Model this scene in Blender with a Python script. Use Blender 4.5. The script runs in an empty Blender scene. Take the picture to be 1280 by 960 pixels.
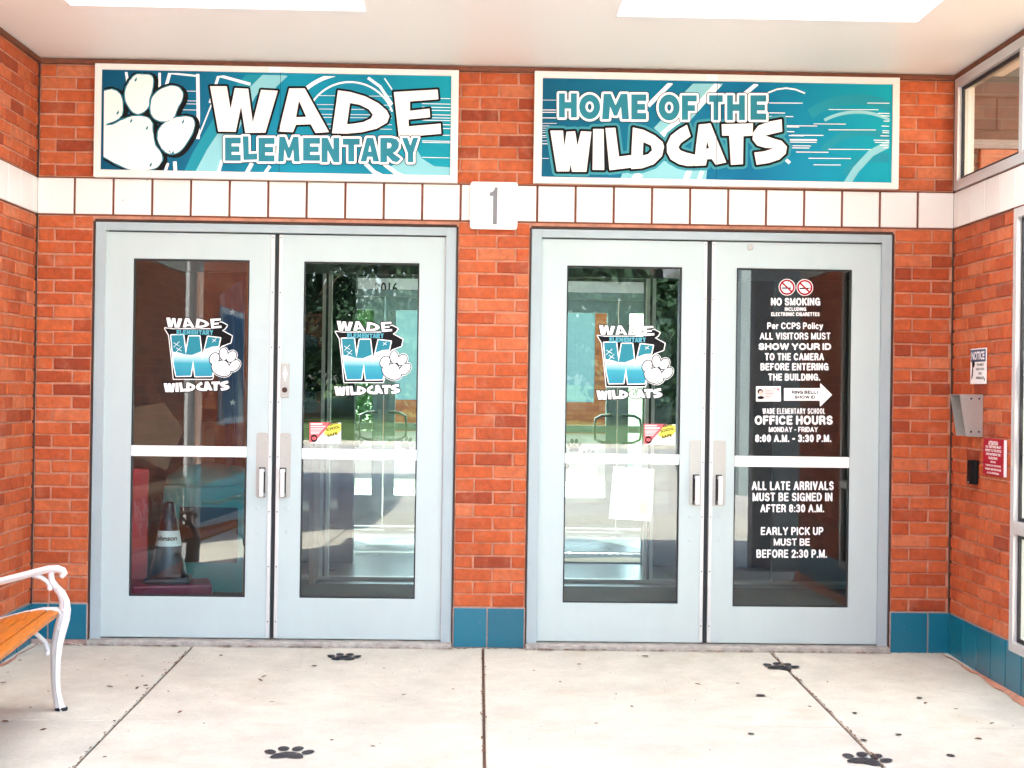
import bpy, bmesh, math, random
import numpy as np
from mathutils import Vector, Matrix
R = math.radians
random.seed(7)
rng = np.random.default_rng(5)
S = bpy.context.scene
COL = S.collection

# ------------------------------------------------------------------ camera, sky, sun, exposure
CAM_D, CAM_H, FPX = 7.75, 1.372, 1830.0
YAW, PITCH, ROLL = -0.02275391, 0.00531982, -0.01399658
MR = Matrix.Rotation(YAW, 3, 'Z') @ Matrix.Rotation(PITCH, 3, 'X') @ Matrix.Rotation(ROLL, 3, 'Y')
cd = bpy.data.cameras.new('camera')
cam = bpy.data.objects.new('camera', cd)
COL.objects.link(cam)
cd.sensor_width = 36.0
cd.lens = 36.0 * FPX / 1280.0
cd.clip_start, cd.clip_end = 0.05, 600
cam.matrix_world = Matrix.Translation((0, -CAM_D, CAM_H)) @ (MR @ Matrix.Rotation(R(90), 3, 'X')).to_4x4()
S.camera = cam

w = bpy.data.worlds.new('World')
S.world = w
w.use_nodes = True
nt = w.node_tree
sky = nt.nodes.new('ShaderNodeTexSky')
sky.sky_type = 'NISHITA'
sky.sun_disc = False
SUN_EL, SUN_AZ = R(48), R(335)          # the sun stands behind the building, a little to the left
sky.sun_elevation, sky.sun_rotation = SUN_EL, SUN_AZ
sky.dust_density = 2.5
nt.links.new(sky.outputs[0], nt.nodes['Background'].inputs[0])
nt.nodes['Background'].inputs[1].default_value = 0.15
sl = bpy.data.lights.new('sun', 'SUN')
sl.energy, sl.angle, sl.color = 3.9, R(0.6), (1.0, 0.95, 0.88)
sun = bpy.data.objects.new('sun', sl)
COL.objects.link(sun)
sd = Vector((math.sin(SUN_AZ) * math.cos(SUN_EL), math.cos(SUN_AZ) * math.cos(SUN_EL), math.sin(SUN_EL)))
sun.rotation_euler = sd.to_track_quat('Z', 'Y').to_euler()
sun.location = sd * 60
S.view_settings.view_transform = 'Standard'
S.view_settings.look = 'None'
S.view_settings.gamma = 1
S.view_settings.use_curve_mapping = False
S.view_settings.exposure = 3.66
S.render.engine = 'CYCLES'
S.cycles.max_bounces = 10
S.cycles.diffuse_bounces = 6
S.cycles.transparent_max_bounces = 24
S.cycles.use_denoising = True
S.cycles.sample_clamp_indirect = 6

# ------------------------------------------------------------------ measuring helpers
CAMO = Vector((0, -CAM_D, CAM_H))
def ray(px, py):
    return MR @ Vector(((px - 640) / FPX, 1, -(py - 480) / FPX))
def at(px, py, Y=0.0):                  # where the sight line of a photo pixel meets a plane parallel to the front wall
    d = ray(px, py)
    return CAMO + d * ((Y + CAM_D) / d.y)
FS, FZ = 0.027, 0.02
def floor_z(y): return FZ + FS * min(y, 0)
def on_floor(px, py):
    d = ray(px, py)
    t = (FZ + FS * CAMO.y - CAMO.z) / (d.z - FS * d.y)
    return CAMO + d * t
def crop(ox, oy, s, pts): return [(ox + x / s, oy + y / s) for x, y in pts]

# ------------------------------------------------------------------ materials
def mat(name, col, rough=0.5, metal=0.0, var=0.0, vscale=8.0, bump=0.0, bscale=40.0, spec=0.5, coat=0.0, stretch=None):
    m = bpy.data.materials.new(name)
    m.use_nodes = True
    n, l = m.node_tree.nodes, m.node_tree.links
    b = n['Principled BSDF']
    c = (*col, 1)
    b.inputs['Base Color'].default_value = c
    b.inputs['Roughness'].default_value = rough
    b.inputs['Metallic'].default_value = metal
    b.inputs['Specular IOR Level'].default_value = spec
    b.inputs['Coat Weight'].default_value = coat
    if var or bump:
        tc = n.new('ShaderNodeTexCoord')
        src = tc.outputs['Object']
        if stretch:
            mp = n.new('ShaderNodeMapping')
            mp.inputs['Scale'].default_value = stretch
            l.new(src, mp.inputs[0])
            src = mp.outputs[0]
    if var:
        nz = n.new('ShaderNodeTexNoise')
        nz.inputs['Scale'].default_value = vscale
        nz.inputs['Detail'].default_value = 6
        nz.inputs['Roughness'].default_value = 0.65
        l.new(src, nz.inputs['Vector'])
        cr = n.new('ShaderNodeValToRGB')
        cr.color_ramp.elements[0].position, cr.color_ramp.elements[1].position = 0.3, 0.7
        cr.color_ramp.elements[0].color = (*[max(0, v * (1 - var)) for v in col], 1)
        cr.color_ramp.elements[1].color = (*[min(1, v * (1 + var)) for v in col], 1)
        l.new(nz.outputs['Fac'], cr.inputs[0])
        l.new(cr.outputs[0], b.inputs['Base Color'])
        mr = n.new('ShaderNodeMapRange')
        mr.inputs['To Min'].default_value = max(0.02, rough - 0.08)
        mr.inputs['To Max'].default_value = min(1, rough + 0.08)
        l.new(nz.outputs['Fac'], mr.inputs[0])
        l.new(mr.outputs[0], b.inputs['Roughness'])
    if bump:
        n2 = n.new('ShaderNodeTexNoise')
        n2.inputs['Scale'].default_value = bscale
        n2.inputs['Detail'].default_value = 5
        l.new(src, n2.inputs['Vector'])
        bp = n.new('ShaderNodeBump')
        bp.inputs['Strength'].default_value = bump
        bp.inputs['Distance'].default_value = 0.004
        l.new(n2.outputs['Fac'], bp.inputs['Height'])
        l.new(bp.outputs[0], b.inputs['Normal'])
    return m

def brick_mat(name, ramp):
    m = mat(name, (0.4, 0.1, 0.05), 0.8, bump=1.0, bscale=42)
    n, l = m.node_tree.nodes, m.node_tree.links
    b = n['Principled BSDF']
    g = n.new('ShaderNodeNewGeometry')
    cr = n.new('ShaderNodeValToRGB')
    while len(cr.color_ramp.elements) < len(ramp):
        cr.color_ramp.elements.new(0.5)
    for e, (p, c) in zip(cr.color_ramp.elements, ramp):
        e.position, e.color = p, (*c, 1)
    l.new(g.outputs['Random Per Island'], cr.inputs[0])
    tc = n.new('ShaderNodeTexCoord')
    nz = n.new('ShaderNodeTexNoise')
    nz.inputs['Scale'].default_value = 26
    nz.inputs['Detail'].default_value = 8
    nz.inputs['Roughness'].default_value = 0.7
    l.new(tc.outputs['Object'], nz.inputs['Vector'])
    mr = n.new('ShaderNodeMapRange')
    mr.inputs['From Min'].default_value, mr.inputs['From Max'].default_value = 0.3, 0.7
    mr.inputs['To Min'].default_value, mr.inputs['To Max'].default_value = 0.72, 1.25
    l.new(nz.outputs['Fac'], mr.inputs[0])
    mx = n.new('ShaderNodeMix')
    mx.data_type, mx.blend_type = 'RGBA', 'MULTIPLY'
    mx.inputs['Factor'].default_value = 1
    l.new(cr.outputs[0], mx.inputs['A'])
    l.new(mr.outputs[0], mx.inputs['B'])
    # pale lime bloom in scattered patches
    n3 = n.new('ShaderNodeTexNoise')
    n3.inputs['Scale'].default_value = 7
    n3.inputs['Detail'].default_value = 9
    n3.inputs['Roughness'].default_value = 0.75
    l.new(tc.outputs['Object'], n3.inputs['Vector'])
    m3 = n.new('ShaderNodeMapRange')
    m3.inputs['From Min'].default_value, m3.inputs['From Max'].default_value = 0.52, 0.75
    m3.inputs['To Max'].default_value = 0.5
    l.new(n3.outputs['Fac'], m3.inputs[0])
    m2 = n.new('ShaderNodeMix')
    m2.data_type = 'RGBA'
    l.new(m3.outputs[0], m2.inputs['Factor'])
    l.new(mx.outputs['Result'], m2.inputs['A'])
    m2.inputs['B'].default_value = (0.55, 0.25, 0.15, 1)
    l.new(m2.outputs['Result'], b.inputs['Base Color'])
    return m

def glass_mat(name, tint, ior):
    m = bpy.data.materials.new(name)
    m.use_nodes = True
    n, l = m.node_tree.nodes, m.node_tree.links
    n.clear()
    o = n.new('ShaderNodeOutputMaterial')
    mx = n.new('ShaderNodeMixShader')
    t = n.new('ShaderNodeBsdfTransparent')
    t.inputs[0].default_value = (*tint, 1)
    g = n.new('ShaderNodeBsdfGlossy')
    g.inputs['Roughness'].default_value = 0.0
    f0 = ((ior - 1) / (ior + 1)) ** 2    # the same reflectance on both faces of the pane
    ge = n.new('ShaderNodeNewGeometry')
    dt = n.new('ShaderNodeVectorMath')
    dt.operation = 'DOT_PRODUCT'
    l.new(ge.outputs['Incoming'], dt.inputs[0])
    l.new(ge.outputs['Normal'], dt.inputs[1])
    def mth(op, a, b=None):
        q = n.new('ShaderNodeMath')
        q.operation = op
        for i, v in enumerate((a, b)):
            if v is None: continue
            if isinstance(v, (int, float)): q.inputs[i].default_value = v
            else: l.new(v, q.inputs[i])
        return q.outputs[0]
    k = mth('POWER', mth('SUBTRACT', 1.0, mth('ABSOLUTE', dt.outputs['Value'])), 5.0)
    l.new(mth('ADD', mth('MULTIPLY', k, 1 - f0), f0), mx.inputs[0])
    l.new(t.outputs[0], mx.inputs[1])
    l.new(g.outputs[0], mx.inputs[2])
    l.new(mx.outputs[0], o.inputs[0])
    return m

def grad_mat(name, stops, axis, lo, hi, rough=0.45):      # a printed colour gradient along one axis of the print
    m = mat(name, (0.5, 0.5, 0.5), rough, spec=0.15)
    n, l = m.node_tree.nodes, m.node_tree.links
    tc = n.new('ShaderNodeTexCoord')
    sp = n.new('ShaderNodeSeparateXYZ')
    l.new(tc.outputs['Object'], sp.inputs[0])
    mr = n.new('ShaderNodeMapRange')
    mr.inputs['From Min'].default_value, mr.inputs['From Max'].default_value = lo, hi
    l.new(sp.outputs[axis], mr.inputs[0])
    cr = n.new('ShaderNodeValToRGB')
    while len(cr.color_ramp.elements) < len(stops):
        cr.color_ramp.elements.new(0.5)
    for e, (p, c) in zip(cr.color_ramp.elements, stops):
        e.position, e.color = p, (*c, 1)
    l.new(mr.outputs[0], cr.inputs[0])
    l.new(cr.outputs[0], n['Principled BSDF'].inputs['Base Color'])
    return m

def concrete_mat(name, col, scale=1.0):
    m = mat(name, col, 0.85, bump=0.25, bscale=160)
    n, l = m.node_tree.nodes, m.node_tree.links
    b = n['Principled BSDF']
    tc = n.new('ShaderNodeTexCoord')
    def noise(s, lo, hi, d=8):
        z = n.new('ShaderNodeTexNoise')
        z.inputs['Scale'].default_value = s
        z.inputs['Detail'].default_value = d
        z.inputs['Roughness'].default_value = 0.65
        l.new(tc.outputs['Object'], z.inputs['Vector'])
        r = n.new('ShaderNodeMapRange')
        r.inputs['From Min'].default_value, r.inputs['From Max'].default_value = 0.3, 0.7
        r.inputs['To Min'].default_value, r.inputs['To Max'].default_value = lo, hi
        l.new(z.outputs['Fac'], r.inputs[0])
        return r.outputs[0]
    cur = None
    for s, lo, hi in ((0.9, 0.80, 1.08), (5, 0.86, 1.06), (60, 0.90, 1.05)):
        o = noise(s * scale, lo, hi)
        if cur is None:
            cur = o
        else:
            mm = n.new('ShaderNodeMath')
            mm.operation = 'MULTIPLY'
            l.new(cur, mm.inputs[0])
            l.new(o, mm.inputs[1])
            cur = mm.outputs[0]
    vm = n.new('ShaderNodeVectorMath')
    vm.operation = 'SCALE'
    vm.inputs[0].default_value = col
    l.new(cur, vm.inputs['Scale'])
    # brownish tread stains
    st = noise(2.6 * scale, 0.0, 1.0, 10)
    r = n.new('ShaderNodeMapRange')
    r.inputs['From Min'].default_value, r.inputs['From Max'].default_value = 0.62, 1.0
    r.inputs['To Max'].default_value = 0.5
    l.new(st, r.inputs[0])
    mx = n.new('ShaderNodeMix')
    mx.data_type = 'RGBA'
    l.new(r.outputs[0], mx.inputs['Factor'])
    l.new(vm.outputs[0], mx.inputs['A'])
    mx.inputs['B'].default_value = (col[0] * 0.72, col[1] * 0.64, col[2] * 0.55, 1)
    l.new(mx.outputs['Result'], b.inputs['Base Color'])
    return m

M = {}
ac = bpy.data.materials.new('white_acrylic')
ac.use_nodes = True
_n, _l = ac.node_tree.nodes, ac.node_tree.links
_n.clear()
_o = _n.new('ShaderNodeOutputMaterial')
_m = _n.new('ShaderNodeMixShader')
_t = _n.new('ShaderNodeBsdfTranslucent')
_t.inputs[0].default_value = (0.92, 0.92, 0.92, 1)
_d = _n.new('ShaderNodeBsdfDiffuse')
_d.inputs[0].default_value = (0.8, 0.8, 0.8, 1)
_m.inputs[0].default_value = 0.2
_l.new(_t.outputs[0], _m.inputs[1]); _l.new(_d.outputs[0], _m.inputs[2]); _l.new(_m.outputs[0], _o.inputs[0])
M['acrylic'] = ac
RAMP = [(0.0, (0.25, 0.032, 0.005)), (0.25, (0.43, 0.074, 0.013)), (0.5, (0.46, 0.092, 0.021)), (0.65, (0.36, 0.052, 0.007)), (0.85, (0.48, 0.102, 0.027)), (1.0, (0.50, 0.14, 0.055))]
M['brick'] = brick_mat('red_brick', RAMP)
M['mortar'] = mat('mortar', (0.51, 0.23, 0.145), 0.9, var=0.3, vscale=14, bump=0.6, bscale=120)
M['caulk'] = mat('dark_caulk', (0.05, 0.02, 0.012), 0.8)
def tile_mat(name, col, rough, spread):
    m = mat(name, col, rough, bump=0.12, bscale=9)
    n, l = m.node_tree.nodes, m.node_tree.links
    g = n.new('ShaderNodeNewGeometry')
    r = n.new('ShaderNodeMapRange')
    r.inputs['To Min'].default_value, r.inputs['To Max'].default_value = 1 - spread, 1 + spread * .5
    l.new(g.outputs['Random Per Island'], r.inputs[0])
    v = n.new('ShaderNodeVectorMath')
    v.operation = 'SCALE'
    v.inputs[0].default_value = col
    l.new(r.outputs[0], v.inputs['Scale'])
    tc = n.new('ShaderNodeTexCoord')
    z = n.new('ShaderNodeTexNoise')
    z.inputs['Scale'].default_value, z.inputs['Detail'].default_value = 38, 8
    l.new(tc.outputs['Object'], z.inputs['Vector'])
    q = n.new('ShaderNodeMapRange')
    q.inputs['From Min'].default_value, q.inputs['From Max'].default_value, q.inputs['To Max'].default_value = .70, .76, .7
    l.new(z.outputs['Fac'], q.inputs[0])
    mx = n.new('ShaderNodeMix')
    mx.data_type = 'RGBA'
    l.new(q.outputs[0], mx.inputs['Factor'])
    l.new(v.outputs[0], mx.inputs['A'])
    mx.inputs['B'].default_value = (.30, .20, .15, 1)
    l.new(mx.outputs['Result'], n['Principled BSDF'].inputs['Base Color'])
    return m
M['white_tile'] = tile_mat('white_glazed_tile', (0.74, 0.71, 0.67), 0.25, 0.07)
M['tile_joint'] = mat('brown_tile_joint', (0.18, 0.055, 0.03), 0.9, var=0.3, vscale=30)
M['teal_tile'] = tile_mat('teal_glazed_tile', (0.001, 0.118, 0.185), 0.28, 0.22)
M['teal_joint'] = mat('pink_tile_joint', (0.45, 0.30, 0.25), 0.9, var=0.2, vscale=40)
M['shadow_line'] = mat('rusty_shadow_line', (0.16, 0.045, 0.018), 0.7, var=0.6, vscale=25, stretch=(1, 1, 12))  # brown tone paints a shadow line with some rust under the ceiling
M['door_paint'] = mat('pale_blue_grey_paint', (0.44, 0.515, 0.51), 0.36, var=0.02, vscale=3.5, bump=0.09, bscale=150, stretch=(3, 3, .6))
M['frame_paint'] = mat('blue_grey_paint', (0.34, 0.405, 0.42), 0.4, var=0.05, vscale=4, bump=0.05, bscale=200)
M['alu'] = mat('brushed_aluminium', (0.60, 0.60, 0.59), 0.36, 0.35, var=0.10, vscale=30, stretch=(20, 20, 1))
M['alu_white'] = mat('white_aluminium', (0.74, 0.71, 0.66), 0.4, var=0.04, vscale=6)
M['bar_white'] = mat('white_crossbar_metal', (0.8, 0.8, 0.79), 0.35, 0.2)
M['steel'] = mat('stainless_steel', (0.40, 0.385, 0.355), 0.4, 0.55, var=0.14, vscale=40, stretch=(1, 1, 14))
M['dark_gap'] = mat('dark_rubber', (0.012, 0.012, 0.014), 0.6)
M['glass'] = glass_mat('door_glass', (0.86, 0.92, 0.91), 1.62)
M['clear'] = glass_mat('clear_glass', (0.90, 0.95, 0.93), 1.35)
M['bronze_glass'] = glass_mat('bronze_glass', (0.86, 0.77, 0.65), 1.45)
M['white'] = mat('white_vinyl', (0.86, 0.86, 0.85), 0.4)
M['cream_white'] = mat('cream_white_print', (0.86, 0.80, 0.75), 0.35)
M['black'] = mat('black_vinyl', (0.006, 0.0055, 0.006), 0.5, spec=0.12)
M['print_teal'] = mat('teal_print', (0.022, 0.205, 0.265), 0.45, spec=0.15)
M['print_glow'] = mat('pale_teal_print', (0.04, 0.26, 0.31), 0.45, spec=0.15)
M['print_pale'] = mat('pale_cyan_print', (0.24, 0.54, 0.58), 0.45, spec=0.15)
M['print_dark'] = mat('deep_teal_print', (0.001, 0.05, 0.09), 0.45, spec=0.15)
M['print_mid'] = mat('mid_cyan_print', (0.012, 0.26, 0.33), 0.45, spec=0.15)
M['decal_cyan'] = mat('cyan_vinyl', (0.05, 0.30, 0.38), 0.35)
M['grey_num'] = mat('grey_number', (0.17, 0.17, 0.18), 0.5)
M['red'] = mat('red_print', (0.34, 0.003, 0.02), 0.5, spec=0.15)
M['sticker_red'] = mat('sticker_red_print', (0.75, 0.10, 0.11), 0.4)
M['sticker_yellow'] = mat('sticker_yellow_print', (0.75, 0.66, 0.06), 0.4)
M['sticker_grey'] = mat('sticker_grey_print', (0.55, 0.56, 0.60), 0.4)
M['navy'] = mat('navy_print', (0.015, 0.05, 0.13), 0.4)
M['paper'] = mat('white_paper', (0.78, 0.78, 0.77), 0.7, var=0.02)
M['paper_blue'] = mat('pale_blue_print', (0.62, 0.70, 0.76), 0.7)
M['paper_tan'] = mat('tan_print', (0.55, 0.42, 0.25), 0.7)
M['pink'] = mat('pale_pink_print', (0.75, 0.52, 0.5), 0.5)
M['ceiling'] = mat('cream_ceiling_panel', (0.84, 0.84, 0.79), 0.42, bump=0.03, bscale=3)
M['shaft'] = mat('white_shaft_paint', (0.86, 0.86, 0.85), 0.5)
M['concrete'] = concrete_mat('pale_concrete', (0.615, 0.585, 0.49))
M['lot'] = concrete_mat('pale_lot_concrete', (0.56, 0.53, 0.48), 0.3)
M['joint'] = mat('rusty_joint_filler', (0.10, 0.045, 0.028), 0.95, var=0.6, vscale=60)
M['threshold'] = mat('worn_threshold', (0.36, 0.33, 0.29), 0.7, var=0.35, vscale=18, bump=0.4, bscale=60)
M['asphalt'] = mat('asphalt', (0.06, 0.06, 0.06), 0.9, var=0.2, vscale=3, bump=0.4, bscale=60)
M['lawn'] = mat('lawn_grass', (0.07, 0.13, 0.03), 0.9, var=0.4, vscale=3)
M['leaf_a'] = mat('foliage', (0.024, 0.065, 0.026), 0.7, var=0.5, vscale=1.2)
M['leaf_b'] = mat('light_foliage', (0.08, 0.16, 0.035), 0.6, var=0.5, vscale=1.2)
M['bark'] = mat('bark', (0.09, 0.065, 0.045), 0.9, var=0.4, vscale=6)
M['bench_white'] = mat('white_cast_iron', (0.70, 0.66, 0.63), 0.4, bump=0.15, bscale=90)
M['wood'] = mat('orange_varnished_wood', (0.50, 0.145, 0.008), 0.4, spec=0.3, var=0.42, vscale=9, bump=0.2, bscale=30, stretch=(14, 1.2, 14))
M['dry_leaf'] = mat('dry_leaf', (0.16, 0.075, 0.04), 0.8, var=0.5, vscale=40)
M['gum'] = mat('dark_spot', (0.03, 0.025, 0.025), 0.7)
M['paw_paint'] = mat('worn_black_paint', (0.022, 0.023, 0.028), 0.7, var=0.6, vscale=25)
_n, _l = M['paw_paint'].node_tree.nodes, M['paw_paint'].node_tree.links
for _q in _n:
    if _q.type == 'VALTORGB':
        _q.color_ramp.elements[0].position, _q.color_ramp.elements[1].position = .60, .74
        _q.color_ramp.elements[0].color, _q.color_ramp.elements[1].color = (.018, .018, .022, 1), (.20, .19, .18, 1)
    if _q.type == 'TEX_NOISE':
        _q.inputs['Scale'].default_value = 42
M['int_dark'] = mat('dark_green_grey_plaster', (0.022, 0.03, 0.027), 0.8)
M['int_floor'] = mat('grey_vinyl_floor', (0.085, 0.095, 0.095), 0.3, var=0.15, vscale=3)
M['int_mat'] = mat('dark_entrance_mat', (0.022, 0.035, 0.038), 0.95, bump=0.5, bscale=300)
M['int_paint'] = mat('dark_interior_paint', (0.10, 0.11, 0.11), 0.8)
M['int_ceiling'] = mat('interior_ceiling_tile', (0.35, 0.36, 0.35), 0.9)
M['green_frame'] = mat('grey_green_frame', (0.16, 0.23, 0.225), 0.45)
M['cone'] = mat('navy_black_rubber', (0.005, 0.008, 0.02), 0.3)
M['magenta'] = mat('magenta_plastic', (0.20, 0.004, 0.045), 0.3)
M['red_plastic'] = mat('red_plastic', (0.5, 0.005, 0.010), 0.35)
M['teal_plastic'] = mat('teal_plastic', (0.008, 0.32, 0.34), 0.35)
M['teal_cloth'] = mat('teal_cloth', (0.01, 0.30, 0.35), 0.7)
M['card'] = mat('tan_cardboard', (0.16, 0.115, 0.08), 0.8, var=0.1)
M['block'] = mat('tan_block_paint', (0.115, 0.10, 0.08), 0.8, var=0.15)
M['pole'] = mat('gold_pole', (0.5, 0.33, 0.12), 0.3, 0.9)
M['grey_col'] = mat('grey_painted_steel', (0.36, 0.37, 0.38), 0.5)
M['siding'] = mat('pale_teal_siding', (0.25, 0.30, 0.30), 0.6, var=0.06)
M['far_pane'] = mat('pale_window_glass', (0.16, 0.25, 0.27), 0.2)
M['roofing'] = mat('grey_roofing', (0.3, 0.3, 0.3), 0.8, var=0.1)
M['skin_photo'] = mat('portrait_print', (0.6, 0.4, 0.33), 0.5)

# ------------------------------------------------------------------ object helpers
def link(name, data, parent=None, loc=None):
    o = bpy.data.objects.new(name, data)
    COL.objects.link(o)
    if loc is not None:
        o.location = loc
    if parent is not None:
        o.parent = parent
        o.matrix_parent_inverse = parent.matrix_world.inverted() if False else Matrix()
    return o
def props(o, label=None, cat=None, group=None, kind=None):
    if label: o['label'] = label
    if cat: o['category'] = cat
    if group: o['group'] = group
    if kind: o['kind'] = kind
    return o
def thing(name, label, cat, loc=(0, 0, 0), rotz=0, group=None):
    o = link(name, None, None, loc)
    o.rotation_euler = (0, 0, rotz)
    o.empty_display_size = 0.1
    return props(o, label, cat, group)

class MB:                                # collects shapes into ONE mesh
    def __init__(self):
        self.v, self.f = [], []
    def add(self, vs, fs):
        b = len(self.v)
        self.v += [tuple(p) for p in vs]
        self.f += [tuple(b + i for i in f) for f in fs]
        return self
    def box(self, x0, x1, y0, y1, z0, z1):
        return self.add([(x0, y0, z0), (x1, y0, z0), (x1, y1, z0), (x0, y1, z0), (x0, y0, z1), (x1, y0, z1), (x1, y1, z1), (x0, y1, z1)],
                        [(0, 3, 2, 1), (4, 5, 6, 7), (0, 1, 5, 4), (1, 2, 6, 5), (2, 3, 7, 6), (3, 0, 4, 7)])
    def ring(self, o, h, y0, y1):        # a plate in XZ (outer rect o, hole h) with thickness in y
        X0, X1, Z0, Z1 = o
        a, b, c, d = h
        vs = []
        for y in (y0, y1):
            vs += [(X0, y, Z0), (X1, y, Z0), (X1, y, Z1), (X0, y, Z1), (a, y, c), (b, y, c), (b, y, d), (a, y, d)]
        fs = []
        for i in range(4):
            j = (i + 1) % 4
            fs += [(i, j, 4 + j, 4 + i), (8 + j, 8 + i, 12 + i, 12 + j), (i, 8 + i, 8 + j, j), (4 + j, 12 + j, 12 + i, 4 + i)]
        return self.add(vs, fs)
    def tube(self, pts, rad, n=10, sx=1.0, axis=None, cap=True):   # swept tube; axis = flattened direction
        P = [Vector(p) for p in pts]
        rr = rad if isinstance(rad, (list, tuple)) else [rad] * len(P)
        b = len(self.v)
        for i, p in enumerate(P):
            t = (P[min(i + 1, len(P) - 1)] - P[max(i - 1, 0)]).normalized()
            ref = Vector(axis) if axis else (Vector((0, 0, 1)) if abs(t.z) < 0.9 else Vector((0, 1, 0)))
            u = (ref - t * ref.dot(t)).normalized()
            q = t.cross(u)
            for k in range(n):
                a = 2 * math.pi * k / n
                self.v.append(tuple(p + u * (math.cos(a) * rr[i] * sx) + q * (math.sin(a) * rr[i])))
        for i in range(len(P) - 1):
            for k in range(n):
                self.f.append((b + i * n + k, b + i * n + (k + 1) % n, b + (i + 1) * n + (k + 1) % n, b + (i + 1) * n + k))
        if cap:
            self.f.append(tuple(b + k for k in range(n))[::-1])
            self.f.append(tuple(b + (len(P) - 1) * n + k for k in range(n)))
        return self
    def lathe(self, prof, c=(0, 0, 0), n=32, a0=0):
        b = len(self.v)
        for r, z in prof:
            for k in range(n):
                a = 2 * math.pi * k / n + a0
                self.v.append((c[0] + r * math.cos(a), c[1] + r * math.sin(a), c[2] + z))
        for i in range(len(prof) - 1):
            for k in range(n):
                self.f.append((b + i * n + k, b + i * n + (k + 1) % n, b + (i + 1) * n + (k + 1) % n, b + (i + 1) * n + k))
        self.f.append(tuple(b + k for k in range(n))[::-1])
        self.f.append(tuple(b + (len(prof) - 1) * n + k for k in range(n)))
        return self
    def disc_y(self, cx, cz, r, y0, y1, n=20):   # short cylinder along y
        b = len(self.v)
        for y in (y0, y1):
            for k in range(n):
                a = 2 * math.pi * k / n
                self.v.append((cx + r * math.cos(a), y, cz + r * math.sin(a)))
        for k in range(n):
            self.f.append((b + k, b + (k + 1) % n, b + n + (k + 1) % n, b + n + k))
        self.f.append(tuple(b + k for k in range(n)))
        self.f.append(tuple(b + n + k for k in range(n))[::-1])
        return self
    def build(self, name, m, parent=None, bevel=0.0, smooth=False, loc=None, fix=True):
        me = bpy.data.meshes.new(name)
        me.from_pydata(self.v, [], self.f)
        if fix:
            bm = bmesh.new()
            bm.from_mesh(me)
            bmesh.ops.recalc_face_normals(bm, faces=bm.faces)
            bm.to_mesh(me)
            bm.free()
        me.materials.append(m)
        if smooth:
            for p in me.polygons:
                p.use_smooth = True
        o = link(name, me, parent, loc)
        if bevel:
            bv = o.modifiers.new('bevel', 'BEVEL')
            bv.width, bv.segments, bv.limit_method = bevel, 2, 'ANGLE'
            bv.angle_limit = R(40)
        return o
    def xform(self, Mx, start=0):
        self.v[start:] = [tuple(Mx @ Vector(p)) for p in self.v[start:]]
        return self

# ------------------------------------------------------------------ flat artwork: signed-distance outlines
def _sd(rings, X, Y):
    d2 = np.full(X.shape, 1e18)
    ins = np.zeros(X.shape, bool)
    for r in rings:
        r = np.asarray(r, float)
        for (ax, ay), (bx, by) in zip(r, np.roll(r, -1, 0)):
            ex, ey = bx - ax, by - ay
            L = ex * ex + ey * ey + 1e-12
            t = np.clip(((X - ax) * ex + (Y - ay) * ey) / L, 0, 1)
            d2 = np.minimum(d2, (X - ax - t * ex) ** 2 + (Y - ay - t * ey) ** 2)
            c = (ay > Y) != (by > Y)
            if ey != 0:
                ins ^= c & (X < (bx - ax) * (Y - ay) / ey + ax)
    d = np.sqrt(d2)
    return np.where(ins, -d, d)
def _stroke(p, wd, X, Y):
    d2 = np.full(X.shape, 1e18)
    for (ax, ay), (bx, by) in zip(p, p[1:]):
        ex, ey = bx - ax, by - ay
        t = np.clip(((X - ax) * ex + (Y - ay) * ey) / (ex * ex + ey * ey + 1e-12), 0, 1)
        d2 = np.minimum(d2, (X - ax - t * ex) ** 2 + (Y - ay - t * ey) ** 2)
    return np.sqrt(d2) - wd / 2
CASES = {1: [[0, 'd', 'a']], 2: [[1, 'a', 'b']], 3: [[0, 1, 'b', 'd']][::-1], 4: [[2, 'b', 'c']], 5: [[0, 'a', 'b', 2, 'c', 'd']],
         6: [[1, 2, 'c', 'a']], 7: [[0, 1, 2, 'c', 'd']], 8: [[3, 'c', 'd']], 9: [[0, 'a', 'c', 3]], 10: [[1, 'b', 'c', 3, 'd', 'a']],
         11: [[0, 1, 'b', 'c', 3]], 12: [[2, 3, 'd', 'b']], 13: [[0, 'a', 'b', 2, 3]], 14: [[1, 2, 3, 'd', 'a']]}
CASES[1] = [[0, 'a', 'd']]; CASES[2] = [[1, 'b', 'a']]; CASES[4] = [[2, 'c', 'b']]; CASES[8] = [[3, 'd', 'c']]
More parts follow.
